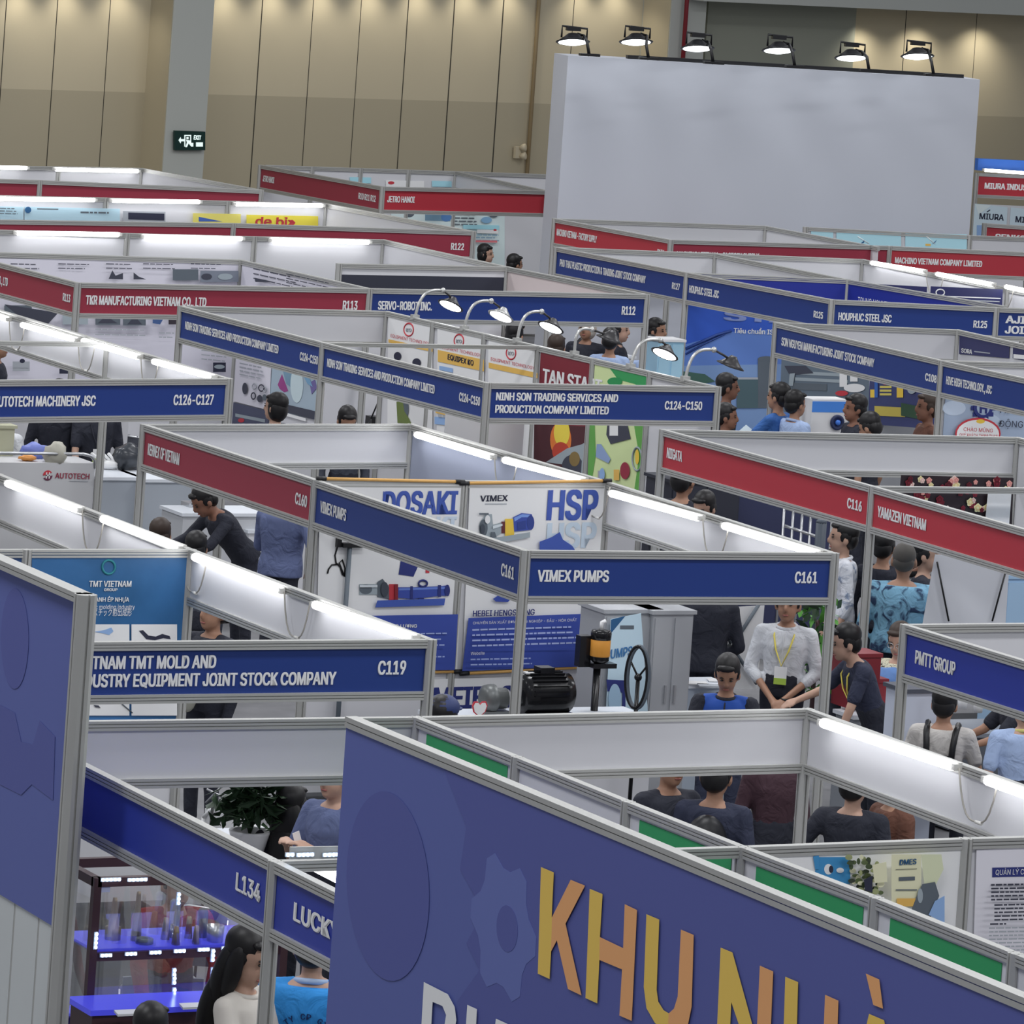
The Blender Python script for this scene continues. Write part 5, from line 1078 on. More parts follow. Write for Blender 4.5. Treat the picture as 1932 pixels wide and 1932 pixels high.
def chair(label, px, py, z, face, seatm, frame=None, group='visitor chairs in the booths', bw=.44, bh=.36):
    """four legged chair; (px,py) is the top centre of its backrest at height z"""
    p = at(px, py, z); a = math.radians(face); fw = (TCAM * math.cos(a) + IRT * math.sin(a)).normalized(); rt = fw.cross(UP); b = Vector((p.x, p.y, 0)); frame = frame or STEEL
    o = thing('visitor_chair', label, 'chair', b, group)
    m = MB(); pts = []
    for s in (-1, 1):
        pts2 = [b + rt * s * bw / 2 + fw * .44, b + rt * s * bw / 2 + fw * .42 + UP * .43, b + rt * s * bw / 2 + UP * .45, b + rt * s * bw / 2 - fw * .04 + UP * (z - .08)]
        l_ = MB(); l_.tube(pts2[:2], .012, frame, 6); l_.build('leg', o)
        l_ = MB(); l_.tube([b + rt * s * bw / 2 - fw * .02, b + rt * s * bw / 2 + UP * .45], .012, frame, 6); l_.build('leg', o)
        m.tube(pts2[1:], .012, frame, 6); pts.append(pts2[-1])
    m.tube([pts[0], pts[0] + UP * .06 + rt * .06, (pts[0] + pts[1]) / 2 + UP * .08, pts[1] + UP * .06 - rt * .06, pts[1]], .013, frame, 6); m.build('back_frame', o)
    m = MB(); m.obox(b - rt * bw / 2 + UP * .43, rt * bw, fw * .42, UP * .05, seatm); m.build('seat', o)
    m = MB(); R_ = 6; g = []
    for k in range(R_ + 1):
        t = k / R_; x = (t - .5) * bw * .98; c_ = -.04 * math.sin(PI * t); g.append((b + rt * x + fw * c_ + UP * (z - bh), b + rt * x + fw * (c_ - .03) + UP * (z - .02 + .03 * math.sin(PI * t))))
    for k in range(R_): m.obox(g[k][0], g[k + 1][0] - g[k][0], fw * .02, g[k][1] - g[k][0], seatm)
    m.build('backrest', o); return o
def lump(mb, c, r, m_, sx=1, sy=1, sz=1, seed=0, amp=.18):
    rd_ = random.Random(seed); t = MB(); t.ell((0, 0, 0), 1, 1, 1, m_, None, 14, 10); ph = [rd_.uniform(0, 6) for _ in range(6)]
    v = []
    for p in t.v:
        k = 1 + amp * (math.sin(4 * p[0] + ph[0]) * math.sin(5 * p[1] + ph[1]) + .6 * math.sin(9 * p[2] + ph[2] + 4 * p[0]))
        v.append(Vector(c) + Vector((p[0] * r * sx * k, p[1] * r * sy * k, p[2] * r * sz * k)))
    mb.add(v, t.f, m_, True)
# --- lit glass showcase of L134
s0 = Vector((11.47, 26.42, 0)); SW, SD, SHT = 1.15, .5, 1.8
o = thing('glass_showcase', 'tall dark framed glass showcase with blue lit shelves in booth L134', 'showcase', s0)
m = MB(); fr_ = .022
for x in (0, SW):
    for y in (0, SD): m.box(s0.x + x - fr_, s0.y + y - fr_, 0, s0.x + x + fr_, s0.y + y + fr_, SHT, DBRN)
for y in (0, SD): m.box(s0.x, s0.y + y - fr_, SHT - .05, s0.x + SW, s0.y + y + fr_, SHT, DBRN); m.box(s0.x, s0.y + y - fr_, .93, s0.x + SW, s0.y + y + fr_, .97, DBRN)
for x in (0, SW): m.box(s0.x + x - fr_, s0.y, SHT - .05, s0.x + x + fr_, s0.y + SD, SHT, DBRN)
m.build('frame', o)
m = MB(); BLS = mat('blue_lit_acrylic', C(70, 74, 190), .25, emit=.35, ecol=(.06, .06, .75)); m.box(s0.x + .02, s0.y + .02, 1.385, s0.x + SW - .02, s0.y + SD - .02, 1.40, BLS); m.build('shelf', o)
m = MB(); m.box(s0.x + .02, s0.y - .01, 1.34, s0.x + SW - .02, s0.y + .02, 1.385, DBRN); m.build('shelf_edge', o)
m = MB(); m.box(s0.x + .02, s0.y + .02, .97, s0.x + SW - .02, s0.y + SD - .02, .985, BLS); m.build('shelf', o)
m = MB(); m.box(s0.x, s0.y, .04, s0.x + SW, s0.y + SD, .93, DBRN); m.build('base_cabinet', o)
m = MB(); m.box(s0.x + .02, s0.y - .004, .97, s0.x + SW - .02, s0.y, SHT - .05, GLASS); m.build('front_glass', o)
m = MB(); m.box(s0.x - .004, s0.y + .02, .97, s0.x, s0.y + SD - .02, SHT - .05, GLASS); m.build('side_glass', o)
LED = mat('cool_led', (1, 1, 1), .3, emit=7, ecol=(.55, .72, 1.0))
SPL = Pl((s0.x, s0.y), (s0.x + 1, s0.y))
def led(px, py, n, vert=False, par=None, pl=SPL, off=.03):
    m = MB(); c = pl.hit(px, py, off)
    hb = .0085
    m.obox(c - pl.d * (.012 * n if not vert else .014) - UP * (.010 if not vert else .012 * n) - pl.n * .004, pl.d * (.024 * n if not vert else .022), pl.n * -.01, UP * (.020 if not vert else .024 * n), mat('led_board', (.5, .55, .62), .4))
    for k in range(n):
        t = (k - (n - 1) / 2) * .024; m.ell(c + (UP * t if vert else pl.d * t), hb, hb, hb, LED, n=8, m=6)
    m.build('led_module', par)
for x in (201, 248, 294, 340, 385, 430): led(x, 1803 - (x - 201) * .06, 3, par=o)
for (x, y, n) in ((182, 1775, 4), (338, 1696, 3), (403, 1803, 3), (402, 1846, 5)): led(x, y, n, True, o)
for y in (1835, 1850, 1872): led(330, y, 2, True, o)
for x in (210, 260): led(x, 1660, 5, par=o)
m = MB(); q_ = SPL.hit(199, 1672, .012); m.obox(q_ - SPL.d * .028 - UP * .033, SPL.d * .056, SPL.n * .002, UP * .066, mat('paper_tag', C(176, 180, 200), .6)); m.build('paper_tag', o)
# parts on the lit shelf
BRZ = mat('bronze_part', (0.30, 0.24, 0.15), .35, .6)
def turned(label, px, py, prof, m_, z=1.40, y=.12):
    p = at(px, py, z); p = Vector((p.x, max(s0.y + .06, min(s0.y + SD - .06, p.y)), z)); r_ = ray(px, py); t = (p.y) / r_.y; p.x = (r_ * t).x
    m = MB(); m.lathe(p, prof, m_, 14); tag(m.build('machined_part'), label, 'metal part', 'machined parts on the lit shelf')
turned('short bronze spindle on a dark ring, leftmost on the lit shelf', 212, 1772, [(.045, 0), (.045, .07), (.03, .075), (.026, .12), (.018, .15), (.015, .20), (.012, .23)], BRZ)
turned('tall bronze spindle, second from left on the lit shelf', 256, 1774, [(.03, 0), (.026, .12), (.022, .15), (.016, .18), (.013, .25), (.010, .27)], BRZ)
turned('flat dark ring lying in front of the tall spindle', 272, 1780, [(.05, 0), (.05, .03), (.035, .03), (.034, .005)], STD)
turned('small bronze cone left of the glass cylinder', 311, 1772, [(.026, 0), (.018, .07), (.013, .12)], BRZ)
turned('glass cylinder in the middle of the lit shelf', 327, 1768, [(.03, 0), (.03, .2), (.02, .21), (.0, .21)], mat('pale_glass', (.6, .68, .8), .1, trans=.6))
turned('small bronze cone in front of the glass cylinder', 331, 1783, [(.024, 0), (.018, .06), (.012, .10)], BRZ)
turned('small copper pin right of the glass cylinder', 355, 1770, [(.022, 0), (.016, .08), (.012, .12)], BRZ)
turned('small copper cone, right of the copper pin', 369, 1781, [(.022, 0), (.016, .06), (.011, .10)], BRZ)
turned('dark cylinder with light cap at the right of the lit shelf', 380, 1768, [(.03, 0), (.03, .14), (.022, .16)], STD)
turned('steel cup at the right end of the lit shelf', 405, 1776, [(.045, 0), (.05, .09), (.046, .09), (.04, .01)], STEEL)
chair('clear backed chrome chair seen through the showcase', 310, 1842, .84, 20, mat('grey_mesh', C(84, 92, 104), .5), bw=.5, group=None)
chair('dark backed chrome chair behind the steel cup in booth L134', 358, 1712, .98, 10, cm(60, 66, 84, .5), bw=.48, group=None)
oc, pc = counter('low blue lit table with leaflets at the bottom edge of booth L134', 175, 1905, 1.16, 1.1, .3, DBRN, BLS)
for i, (x, y) in enumerate(((222, 1918), (345, 1905))):
    p = at(x, y, 1.165); m = MB(); m.obox(p, XU * .14, YV * .1 + XU * .02, UP * .012, PWH); tag(m.build('leaflet_stack'), ('white leaflet stack on the blue lit table, left one', 'white leaflet stack on the blue lit table near the cream blouse')[i], 'leaflets')
# LED rail under the beam by the plant
BP = Pl(P1, G[3]); o = thing('led_strip', 'beam mounted strip with bright LED clusters next to the big banner', 'lamp', BP.hit(590, 1612, .04))
m = MB(); a_, b_ = BP.hit(548, 1610, .035), BP.hit(660, 1608, .035); m.obox(a_ - UP * .03, b_ - a_, BP.n * -.015, UP * .06, ALU); m.build('rail', o)
for x, n in ((536 + 12, 2), (577, 4), (626, 4)): led(x, 1613, n, par=o, pl=BP, off=.05)
pl_ = Pl(P1 + (0,), P2 + (0,)) if False else Pl((12.6, 23.3), (12.6, 20))
tl_ = Pl((12.0, 25), (12.0, 20)); tube_light(tl_.hit(594, 1634), tl_.hit(652, 1664), Vector((-1, 0, 0)), 'short lit tube light slanting behind the casting company fascia', None)
# potted plant and chairs on the aisle table
pt_ = at(470, 1590, 1.12); o = thing('potted_plant', 'bushy dark green plant in a white pot above the L134 fascia', 'plant', pt_)
m = MB(); m.lathe(pt_ - UP * .08, [(.09, 0), (.13, .14), (.135, .16), (.11, .16), (.10, .05)], PWH, 16); m.build('pot', o)
LF = mat('dark_leaf', (0.022, 0.05, 0.022), .45, noise=.4, nscale=30); rd = random.Random(9); m = MB(); st_ = MB()
for k in range(330):
    a, e_, r_ = rd.uniform(0, 2 * PI), rd.uniform(-.25, 1.3), rd.uniform(.05, .30); c = pt_ + UP * .20 + Vector((math.cos(a) * math.cos(e_) * r_, math.sin(a) * math.cos(e_) * r_, math.sin(e_) * r_ * 1.05))
    dr = Vector((rd.uniform(-1, 1), rd.uniform(-1, 1), rd.uniform(-.7, .7))).normalized(); sd = dr.cross(Vector((rd.random(), rd.random(), 1))).normalized(); l_ = rd.uniform(.05, .09); n_ = dr.cross(sd) * .008
    m.add([c - dr * l_, c + sd * l_ * .38 + n_, c + dr * l_, c - sd * l_ * .38 + n_], [(0, 1, 2), (0, 2, 3)], LF)
    if k % 12 == 0: st_.tube([pt_ + UP * .05, pt_ + UP * .2 + (c - pt_) * .3, c], .006, LF, 5)
m.build('leaves', o); st_.build('stem', o)
WPL = mat('white_plastic', C(212, 214, 220), .4)
chair('white moulded chair left of the potted plant', 440, 1527, 1.0, 150, WPL, WPL, group=None, bw=.42, bh=.4)
chair('white moulded chair right of the potted plant', 503, 1560, .98, 150, WPL, WPL, group=None, bw=.42, bh=.4)
ot, p_ = counter('white table under the potted plant in the aisle behind L134', 430, 1600, .98, 1.3, .6, WHITE, CTOP)
ot.location.z = 0
o = thing('camera_stand', 'slim silver folding stand left of the potted plant', 'stand', at(395, 1500, 1.3)); m = MB(); q = at(388, 1515, 1.3); m.tube([q, q + IRT * .1 + UP * .12], .008, STEEL, 6); m.tube([q + IRT * .0 + UP * .09, q + IRT * .12 + UP * .04], .008, STEEL, 6); m.tube([q + IRT * .05 + UP * .06, Vector((q.x, q.y, 0))], .010, BLACK, 6); m.build('stand_frame', o)
# --- C161 interior
VW = VP
o = thing('stand_pole', 'grey display pole with black clamp in front of the left pump poster', 'stand', VW.hit(655, 1100, .06)); m = MB(); a_ = VW.hit(660, 1030, .06); m.tube([(a_.x, a_.y, 0), (a_.x, a_.y, a_.z)], .02, STD, 8); m.build('pole', o); m = MB(); m.obox(a_ - XU * .07 - YV * .03 - UP * .01, XU * .2, YV * .06, UP * .035, BLACK); m.build('clamp', o)
o = thing('charger_cord', 'black charger cord hanging on the white wall left of the pump poster', 'cord', VW.hit(640, 1060, .03)); m = MB()
m.tube([VW.hit(x, y, .03) for x, y in ((638, 1018), (637, 1030), (632, 1048), (634, 1062), (642, 1070), (646, 1084), (650, 1088), (651, 1072), (646, 1056), (640, 1062), (648, 1084)) ], .007, BLACK, 5); m.tube([VW.hit(x, y, .03) for x, y in ((638, 1065), (626, 1066), (620, 1074), (618, 1082))], .007, BLACK, 5); m.build('cord_loop', o)
m = MB(); c_ = VW.hit(639, 1020, .04); m.obox(c_ - XU * .02 - YV * .02 - UP * .05, XU * .04, YV * .04, UP * .08, BLACK); m.build('plug', o)
oc, pc = counter('long white pump display table in front of the pump posters', 850, 1362, .92, 1.75, .5, WHITE, CTOP)
PB = mat('black_gloss', (.012, .012, .014), .2); p_ = at(1000, 1352, .94)
o = thing('pump_motor', 'big black finned motor on the table before the blue poster', 'pump', p_)
m = MB(); ax = XU; c0 = p_ + XU * -.05 + UP * .16 + YV * .12
m.lathe(c0, [(.09, 0), (.15, .02), (.155, .12), (.155, .34), (.15, .42), (.12, .44), (.05, .445)], PB, 22, axis=(1, 0, 0)); m.build('motor_body', o)
for k in range(14):
    a = PI * (k / 13) ; m = MB(); d_r = UP * math.sin(a) + YV * -math.cos(a); m.obox(c0 + XU * .06 + d_r * .15 - d_r.cross(XU) * .003, XU * .30, d_r * .02, d_r.cross(XU) * .006, PB); m.build('cooling_fin', o)
m = MB(); m.obox(c0 + XU * .15 + UP * .14 - YV * .06, XU * .12, YV * .12, UP * .06, PB); m.build('terminal_box', o); m = MB(); m.obox(p_ - XU * .02 + YV * .02 - UP * .02, XU * .40, YV * .2, UP * .04, PB); m.build('foot', o)
m = MB(); m.obox(c0 + XU * .03 + UP * .152 - YV * .05, XU * .07, YV * .06, UP * .012, PWH); m.build('label_plate', o)
p_ = at(918, 1352, .94); o = thing('gear_pump', 'grey metal gearbox left of the black finned motor', 'pump', p_); GM = mat('grey_casting', (.16, .17, .17), .4, .4)
m = MB(); m.lathe(p_ + UP * .12 + YV * .1, [(.06, 0), (.1, .02), (.11, .06), (.11, .1), (.08, .12), (.08, .2), (.06, .21)], GM, 18, axis=(1, 0, 0)); m.build('housing', o); m = MB(); m.obox(p_ + XU * .0 - UP * .02 + YV * .03, XU * .22, YV * .14, UP * .05, GM); m.build('foot', o)
p_ = at(904, 1356, .94); o = thing('desk_sign', 'white heart shaped desk sign with red rim on the pump table', 'sign', p_); m = MB(); ht = [(0, -.06), (.05, -.02), (.065, .03), (.05, .06), (.02, .06), (0, .04), (-.02, .06), (-.05, .06), (-.065, .03), (-.05, -.02)]
m.prism([p_ + UP * (.07 + z) + XU * x for x, z in ht], YV * .012, PRED); m.build('rim', o); m = MB(); m.prism([p_ + UP * (.07 + z * .85) + XU * x * .85 - YV * .003 for x, z in ht], YV * .004, PWH); m.build('face', o)
# orange-banded dark actuator on a bracket
p_ = at(1131, 1245, 1.32); o = thing('valve_actuator', 'black valve actuator with broad orange band right of the blue poster', 'actuator', Vector((p_.x, p_.y, 0)))
m = MB(); m.lathe(p_, [(.05, -.02), (.075, 0), (.075, .06), (.07, .065)], PB, 18); m.lathe(p_ + UP * .16, [(.08, 0), (.082, .05), (.075, .07), (.04, .075)], PB, 18); m.build('actuator_body', o)
m = MB(); m.lathe(p_ + UP * .03, [(.076, 0), (.079, .005), (.079, .13), (.076, .135)], cm(206, 142, 60, .4), 18); m.build('orange_band', o)
m = MB(); m.obox(p_ + XU * -.16 - YV * -.03 - UP * .06, XU * .1, YV * .08, UP * .24, PB); m.obox(p_ - XU * .07 - YV * .05 - UP * .06, XU * .2, YV * .12, UP * .035, PB); m.tube([(p_.x, p_.y + .03, 0), (p_.x, p_.y + .03, p_.z)], .03, PB, 8); m.build('bracket', o)
m = MB(); m.tube([p_ + UP * .235, p_ + UP * .29, p_ + UP * .30 + XU * .03], .018, PWH, 7); m.build('cable_gland', o)
# roll-up banner with pump print
ra, rb = Vector((19.45, 36.25, 0)), Vector((20.1, 36.2, 0)); RB = Pl(ra, rb)
poster('rollup_banner', 'pale blue roll-up banner with a blue pump print behind the handwheel', RB, ((1152, 1168), (1209, 1157), (1226, 1400), (1140, 1400)), cm(176, 198, 210, .4), [('p', TEAL, ((1153, 1169), (1180, 1162), (1152, 1196))), ('r', STD, (1170, 1180, 1196, 1187)), ('t', cm(60, 110, 160), 'PUMPS', 1143, 1244, 1192, 1236, 17, .02), ('p', NAVY, ((1144, 1282), (1184, 1284), (1184, 1308), (1146, 1304))), ('r', NAVY, (1152, 1304, 1157, 1335)), ('r', NAVY, (1174, 1306, 1180, 1338)), ('e', cm(150, 178, 200), (1160, 1320, 12, 30))], off=0, cat='banner', part='printed_artwork')
hw = at(1204, 1278, 1.30); o = thing('handwheel', 'large black rimmed handwheel on a stand by the roll-up banner', 'wheel', hw)
m = MB(); R_ = .235; m.tube([hw + (IRT * .36 + TCAM * .2) * (R_ * 0.95 * math.cos(q * PI / 18)) + UP * (R_ * math.sin(q * PI / 18)) for q in range(36)], .016, STD, 8, closed=True); m.build('rim', o)
m = MB(); m.tube([hw + (IRT * .36 + TCAM * .2) * (R_ * 0.95 * math.cos(q * PI / 18)) + UP * (R_ * math.sin(q * PI / 18)) - IRT * .012 for q in range(36)], .014, PB, 8, closed=True); m.build('rim_face', o)
m = MB(); m.ell(hw, .03, .03, .03, PB); 
for q in (0, 2, 4): m.tube([hw, hw + (IRT * .36 + TCAM * .2) * (R_ * .95 * math.cos(q * PI / 3 + .5)) + UP * (R_ * math.sin(q * PI / 3 + .5))], .008, PB, 6)
m.tube([hw, (hw.x, hw.y, .02)], .016, PB, 6); m.build('spokes', o)
# grey cabinets and counter by the right post
GCB = cm(150, 152, 156, .6)
for i, (x, y, w) in enumerate(((1142, 1150, .50), (1234, 1152, .36))):
    counter(('tall grey storage cabinet behind the roll-up banner', 'tall grey storage cabinet right of the handwheel')[i], x, y, 1.62, w, .4, GCB, GCB, 'cabinet', 'storage_cabinet')
oc, pc = counter('white reception counter with papers left of the blue polo person', 1246, 1292, 1.0, .62, .3, cm(168, 178, 190, .5), CTOP)
for i in range(3):
    p = at((1290, 1320, 1338)[i], (1291, 1296, 1286)[i], 1.005); m = MB(); m.obox(p, XU * .2 + YV * -.05, YV * .12 + XU * .04, UP * .008, (PW, PGR, PWH)[i]); tag(m.build('paper_sheet'), ('left paper sheet on the reception counter', 'grey folder on the reception counter', 'right paper sheet on the reception counter next to the bowed head')[i], 'paper')
person('person in black clothes standing with back turned behind the papers counter', 1334, 1088, 1.64, 172, BLK, 'long', BLK, arms=('front', 'front'), width=1.15, tuck=False)
xs = at(1385, 1220, 1.15); o = thing('banner_stand', 'black X-frame banner stand carrying a white sheet seen from behind', 'stand', Vector((xs.x, xs.y, 0)))
XP = Pl(xs, xs + XU); m = MB()
for a_, b_ in (((1432, 1140), (1380, 1222)), ((1362, 1168), (1382, 1222)), ((1382, 1222), (1428, 1290)), ((1380, 1222), (1352, 1300))): m.tube([XP.hit(*a_, .02), XP.hit(*b_, .02)], .016, STD, 7)
m.ell(XP.hit(1381, 1221, .02), .04, .04, .04, GM, n=10, m=8); z_ = XP.hit(1381, 1221, .02); m.tube([(z_.x, z_.y, 0), z_], .014, STD, 6); m.build('x_frame', o)
m = MB(); m.prism([XP.hit(x, y, -.03) for x, y in ((1368, 1146), (1442, 1142), (1428, 1300), (1340, 1300))], XP.n * .004, PWH); m.build('white_sheet', o)
p_ = at(1543, 1170, 1.25); o = thing('potted_plant', 'bright green leafy plant behind the post at the right end of booth C161', 'plant', Vector((p_.x, p_.y, 0))); m = MB(); GL = mat('bright_leaf', (0.10, 0.32, 0.05), .45, noise=.3, nscale=20)
for k in range(120):
    c = p_ + Vector((rd.uniform(-.16, .16), rd.uniform(-.14, .14), rd.uniform(-.6, .18))); dr = Vector((rd.uniform(-1, 1), rd.uniform(-1, 1), rd.uniform(-.5, .9))).normalized(); sd = dr.cross(Vector((rd.random(), rd.random(), .5))).normalized(); l_ = rd.uniform(.05, .09)
    m.add([c - dr * l_, c + sd * l_ * .45, c + dr * l_, c - sd * l_ * .45], [(0, 1, 2), (0, 2, 3)], GL if k % 3 else LF)
m.build('leaves', o); m = MB(); m.tube([(p_.x, p_.y, 0.3), p_], .02, DBRN, 6); m.lathe((p_.x, p_.y, 0), [(.13, 0), (.16, .32), (.13, .32)], STD, 12); m.build('pot', o)
# red boxes and table
oc, pc = counter('white table carrying the red tool boxes', 1612, 1350, .90, .85, .28, cm(120, 124, 130, .7), CTOP, 'table', 'display_table')
RBX = cm(120, 40, 48, .45)
for i, (x, y, z, w, h) in enumerate(((1633, 1338, .92, .36, .2), (1628, 1300, 1.15, .3, .24))):
    p = at(x, y, z); o = thing('tool_box', ('lower dark red tool box on the white table', 'upper dark red tool box stacked at the left')[i], 'box', p); m = MB(); m.box(p.x - w * .4, p.y + .05, z, p.x + w * .6, p.y + .3, z + h, RBX); m.build('box_body', o)
    m = MB(); m.box(p.x - w * .4 - .01, p.y + .04, z + h, p.x + w * .6 + .01, p.y + .31, z + h + .03, RBX); m.build('lid', o); m = MB(); q = Vector((p.x - .02, p.y + .03, z + h * .45)); m.tube([q - XU * .05 + UP * .04, q - XU * .06 - UP * .06, q + XU * .02 - UP * .06, q + XU * .02 + UP * .04], .008, cm(140, 60, 66), 6); m.build('handle', o)
p = at(1678, 1296, 1.0); m = MB(); lump(m, p + UP * .06, .13, cm(90, 124, 176, .6), 1.2, .8, .8, 3); tag(m.build('plastic_bag'), 'blue plastic bag of parts right of the upper red box', 'bag')
# hanging white sheet with cords
sa, sb_ = at(1764, 1050, 2.0), at(1905, 1056, 2.0); WS = Pl(sa, sb_)
o = thing('projection_sheet', 'plain white sheet hung on dark cords under the red trading fascia', 'screen', (sa + sb_) / 2)
m = MB(); m.prism([WS.hit(x, y) for x, y in ((1764, 1046), (1905, 1052), (1896, 1190), (1738, 1190))], WS.n * .006, cm(190, 192, 198, .6)); m.build('sheet', o)
for a_, b_ in (((1768, 1060), (1790, 1172)), ((1898, 1076), (1872, 1172))): m = MB(); m.tube([WS.hit(*a_, .03), WS.hit(*b_, .03)], .008, BLACK, 5); m.build('cord', o)
counter('pale blue panel cabinet right of the white hung sheet', 1900, 1085, 1.85, 1.0, .3, cm(150, 178, 204, .5), cm(150, 178, 204, .5), 'cabinet', 'storage_cabinet')
m = MB(); c_ = at(1771, 1058, 1.62); m.obox(c_ - XU * .03, XU * .06, YV * .04, UP * .07, cm(170, 40, 48)); tag(m.build('hand_camera'), 'small red camera raised by the person in black right of the shaved man', 'camera')
# table with the phones near the cream shirt visitor
oc, pc = counter('grey table with white cups before the cream shirt visitor', 1800, 1385, .78, 1.1, .6, cm(80, 84, 92, .7), cm(110, 114, 122, .5), 'table', 'meeting_table')
for i, (x, y) in enumerate(((1816, 1336), (1845, 1344))):
    p = at(x, y, .95); m = MB(); m.lathe(p, [(.035, 0), (.045, .11), (.04, .11), (.033, .02)], PWH, 12); tag(m.build('paper_cup'), ('left white paper cup on the grey table', 'right white paper cup on the grey table')[i], 'cup')
counter('white kiosk cabinet at the left post under the group fascia', 1712, 1300, 1.42, .28, .3, cm(176, 182, 196, .5), cm(70, 74, 84), 'cabinet', 'storage_cabinet')
# --- C160 goods
oc, pc = counter('white cabinet table with coffee machine under the red C160 fascia', 346, 968, 1.05, .95, .5, cm(170, 172, 176, .5), CTOP)
p = at(375, 958, 1.05); o = thing('coffee_machine', 'small silver coffee machine on the white cabinet', 'machine', p); m = MB(); m.box(p.x - .1, p.y, 1.05, p.x + .12, p.y + .2, 1.09, STEEL); m.box(p.x + .02, p.y + .02, 1.09, p.x + .12, p.y + .2, 1.30, STEEL); m.build('machine_body', o); m = MB(); m.box(p.x - .1, p.y, 1.26, p.x + .12, p.y + .2, 1.34, BLACK); m.build('head', o); m = MB(); m.tube([p - XU * .05 + UP * .22, p - XU * .05 + UP * .17], .02, STEEL, 8); m.build('spout', o)
oc, pc = counter('white table stacked with catalogues in booth C160', 470, 1000, .9, .6, .4, WHITE, CTOP)
for k in range(6):
    p = at(476, 996 - k * 4.0, .9 + k * .02); m = MB(); m.obox(p + XU * (.01 * (k % 3)), XU * .22, YV * .16, UP * .019, (PW, PGR, PWH)[k % 3]); tag(m.build('catalogue'), 'thin catalogue in the leaning pile beside the black suit', 'catalogue', 'catalogues in the pile beside the black suit')
# --- C126 goods
ct = at(180, 874, 1.25); o = thing('reception_counter', 'white reception counter with red and dark company logo at the left edge', 'counter', (ct.x - 1, ct.y, 0)); CP = Pl(ct, ct + XU)
m = MB(); m.box(ct.x - 1.6, ct.y, .02, ct.x, ct.y + .5, 1.25, cm(176, 176, 178, .5)); m.build('body', o)
m = MB(); text_to(m, 'AUTOTECH', CP.hit(104, 902, .004), CP.hit(168, 904, .004), UP, .052, CP.n * .002, cm(140, 52, 70), .015); m.prism([CP.hit(131, 907, .004), CP.hit(166, 908, .004), CP.hit(166, 909, .004), CP.hit(131, 908, .004)], CP.n * .002, PGR); m.build('lettering', o)
m = MB(); c_ = CP.hit(90, 897, .004)
for k, (a0, a1) in enumerate(((.6, 3.2), (3.7, 6.3))): m.prism([c_ + XU * (.05 * math.cos(a0 + (a1 - a0) * q / 8)) + UP * (.05 * math.sin(a0 + (a1 - a0) * q / 8)) for q in range(9)], CP.n * .002, (cm(176, 52, 62), cm(92, 44, 66))[k])
m.obox(c_ - XU * .02 + CP.n * .003 - UP * .03, XU * .012, CP.n * .001, UP * .06, PWH); m.obox(c_ + XU * .01 + CP.n * .003 - UP * .03, XU * .012, CP.n * .001, UP * .06, PWH); m.obox(c_ - XU * .02 + CP.n * .003 - UP * .005, XU * .04, CP.n * .001, UP * .012, PWH); m.build('logo', o)
m = MB(); m.tube([ct + UP * .09 - XU * 1.6, ct + UP * .09 - XU * .14, ct + UP * .07 - XU * .05, ct + UP * .03 - XU * .01, ct - UP * .05], .016, STEEL, 7); m.build('rail', o)
for i, (x, y, w) in enumerate(((186, 900, .46), (274, 904, .5))):
    o, p = counter(('grey cloth covered table right of the logo counter', 'grey cloth covered table beyond the red C160 fascia post')[i], x, y, 1.12, w, .6, CLOTH, CTOP, 'table', 'cloth_table')
p = at(238, 886, 1.12); o = thing('parcel', 'dark parcel wrapped in clear film on the grey cloth table', 'parcel', p); m = MB(); lump(m, p + UP * .12, .14, mat('wrapped_black', (.05, .055, .065), .25, noise=.6, nscale=12), 1.1, .9, .95, 5, .10); m.build('wrapped_bundle', o)
m = MB(); p = at(195, 886, 1.12)
for k in range(4): m.tube([p + XU * (.0 + .05 * k), p + XU * (-.05 + .05 * k) + UP * .1, p + XU * (-.14 + .06 * k) + UP * .16], .016, PWH, 6)
lump(m, p + UP * .05 + XU * .06, .06, PWH, 1.6, 1, .8, 4, .1); tag(m.build('tote_bag'), 'white tote bag with curled handles left of the wrapped dark parcel', 'bag')
p = at(66, 856, 1.29); m = MB(); lump(m, p + UP * .02, .12, cm(96, 108, 170, .4), 1.3, .8, .7, 8, .2); tag(m.build('bag_of_bottles'), 'blue and clear bag of goods right of the beige box', 'bag')
p = at(52, 864, 1.28); m = MB(); lump(m, p, .06, cm(190, 130, 70, .5), 1.5, .8, .5, 9, .2); tag(m.build('snack_bag'), 'orange snack bag in front of the blue bag', 'bag')
p = at(104, 862, 1.30); m = MB(); lump(m, p + UP * .02, .11, cm(150, 148, 138, .6), 1.1, .8, 1.1, 11, .16); tag(m.build('plastic_bag'), 'grey plastic carrier bag in front of the black clothed person', 'bag')
counter('beige cardboard box at the left picture edge', -40, 802, 1.55, .38, .4, cm(150, 150, 128, .7), cm(150, 150, 128, .7), 'box', 'cardboard_box', base=.0)
chair('black backed chair right of the identity tag person', 232, 822, 1.02, 10, cm(58, 60, 68, .6), bw=.5)
b = Booth('low white wall at the back of booth C126-C127', (18, 50.3)); b.wall((15.5, 50.6), (18.5, 50.6), z1=1.42, beam=False, posts=False); b.wall((18.5, 50.6), (22.0, 50.6), z1=1.42, beam=False, posts=False)
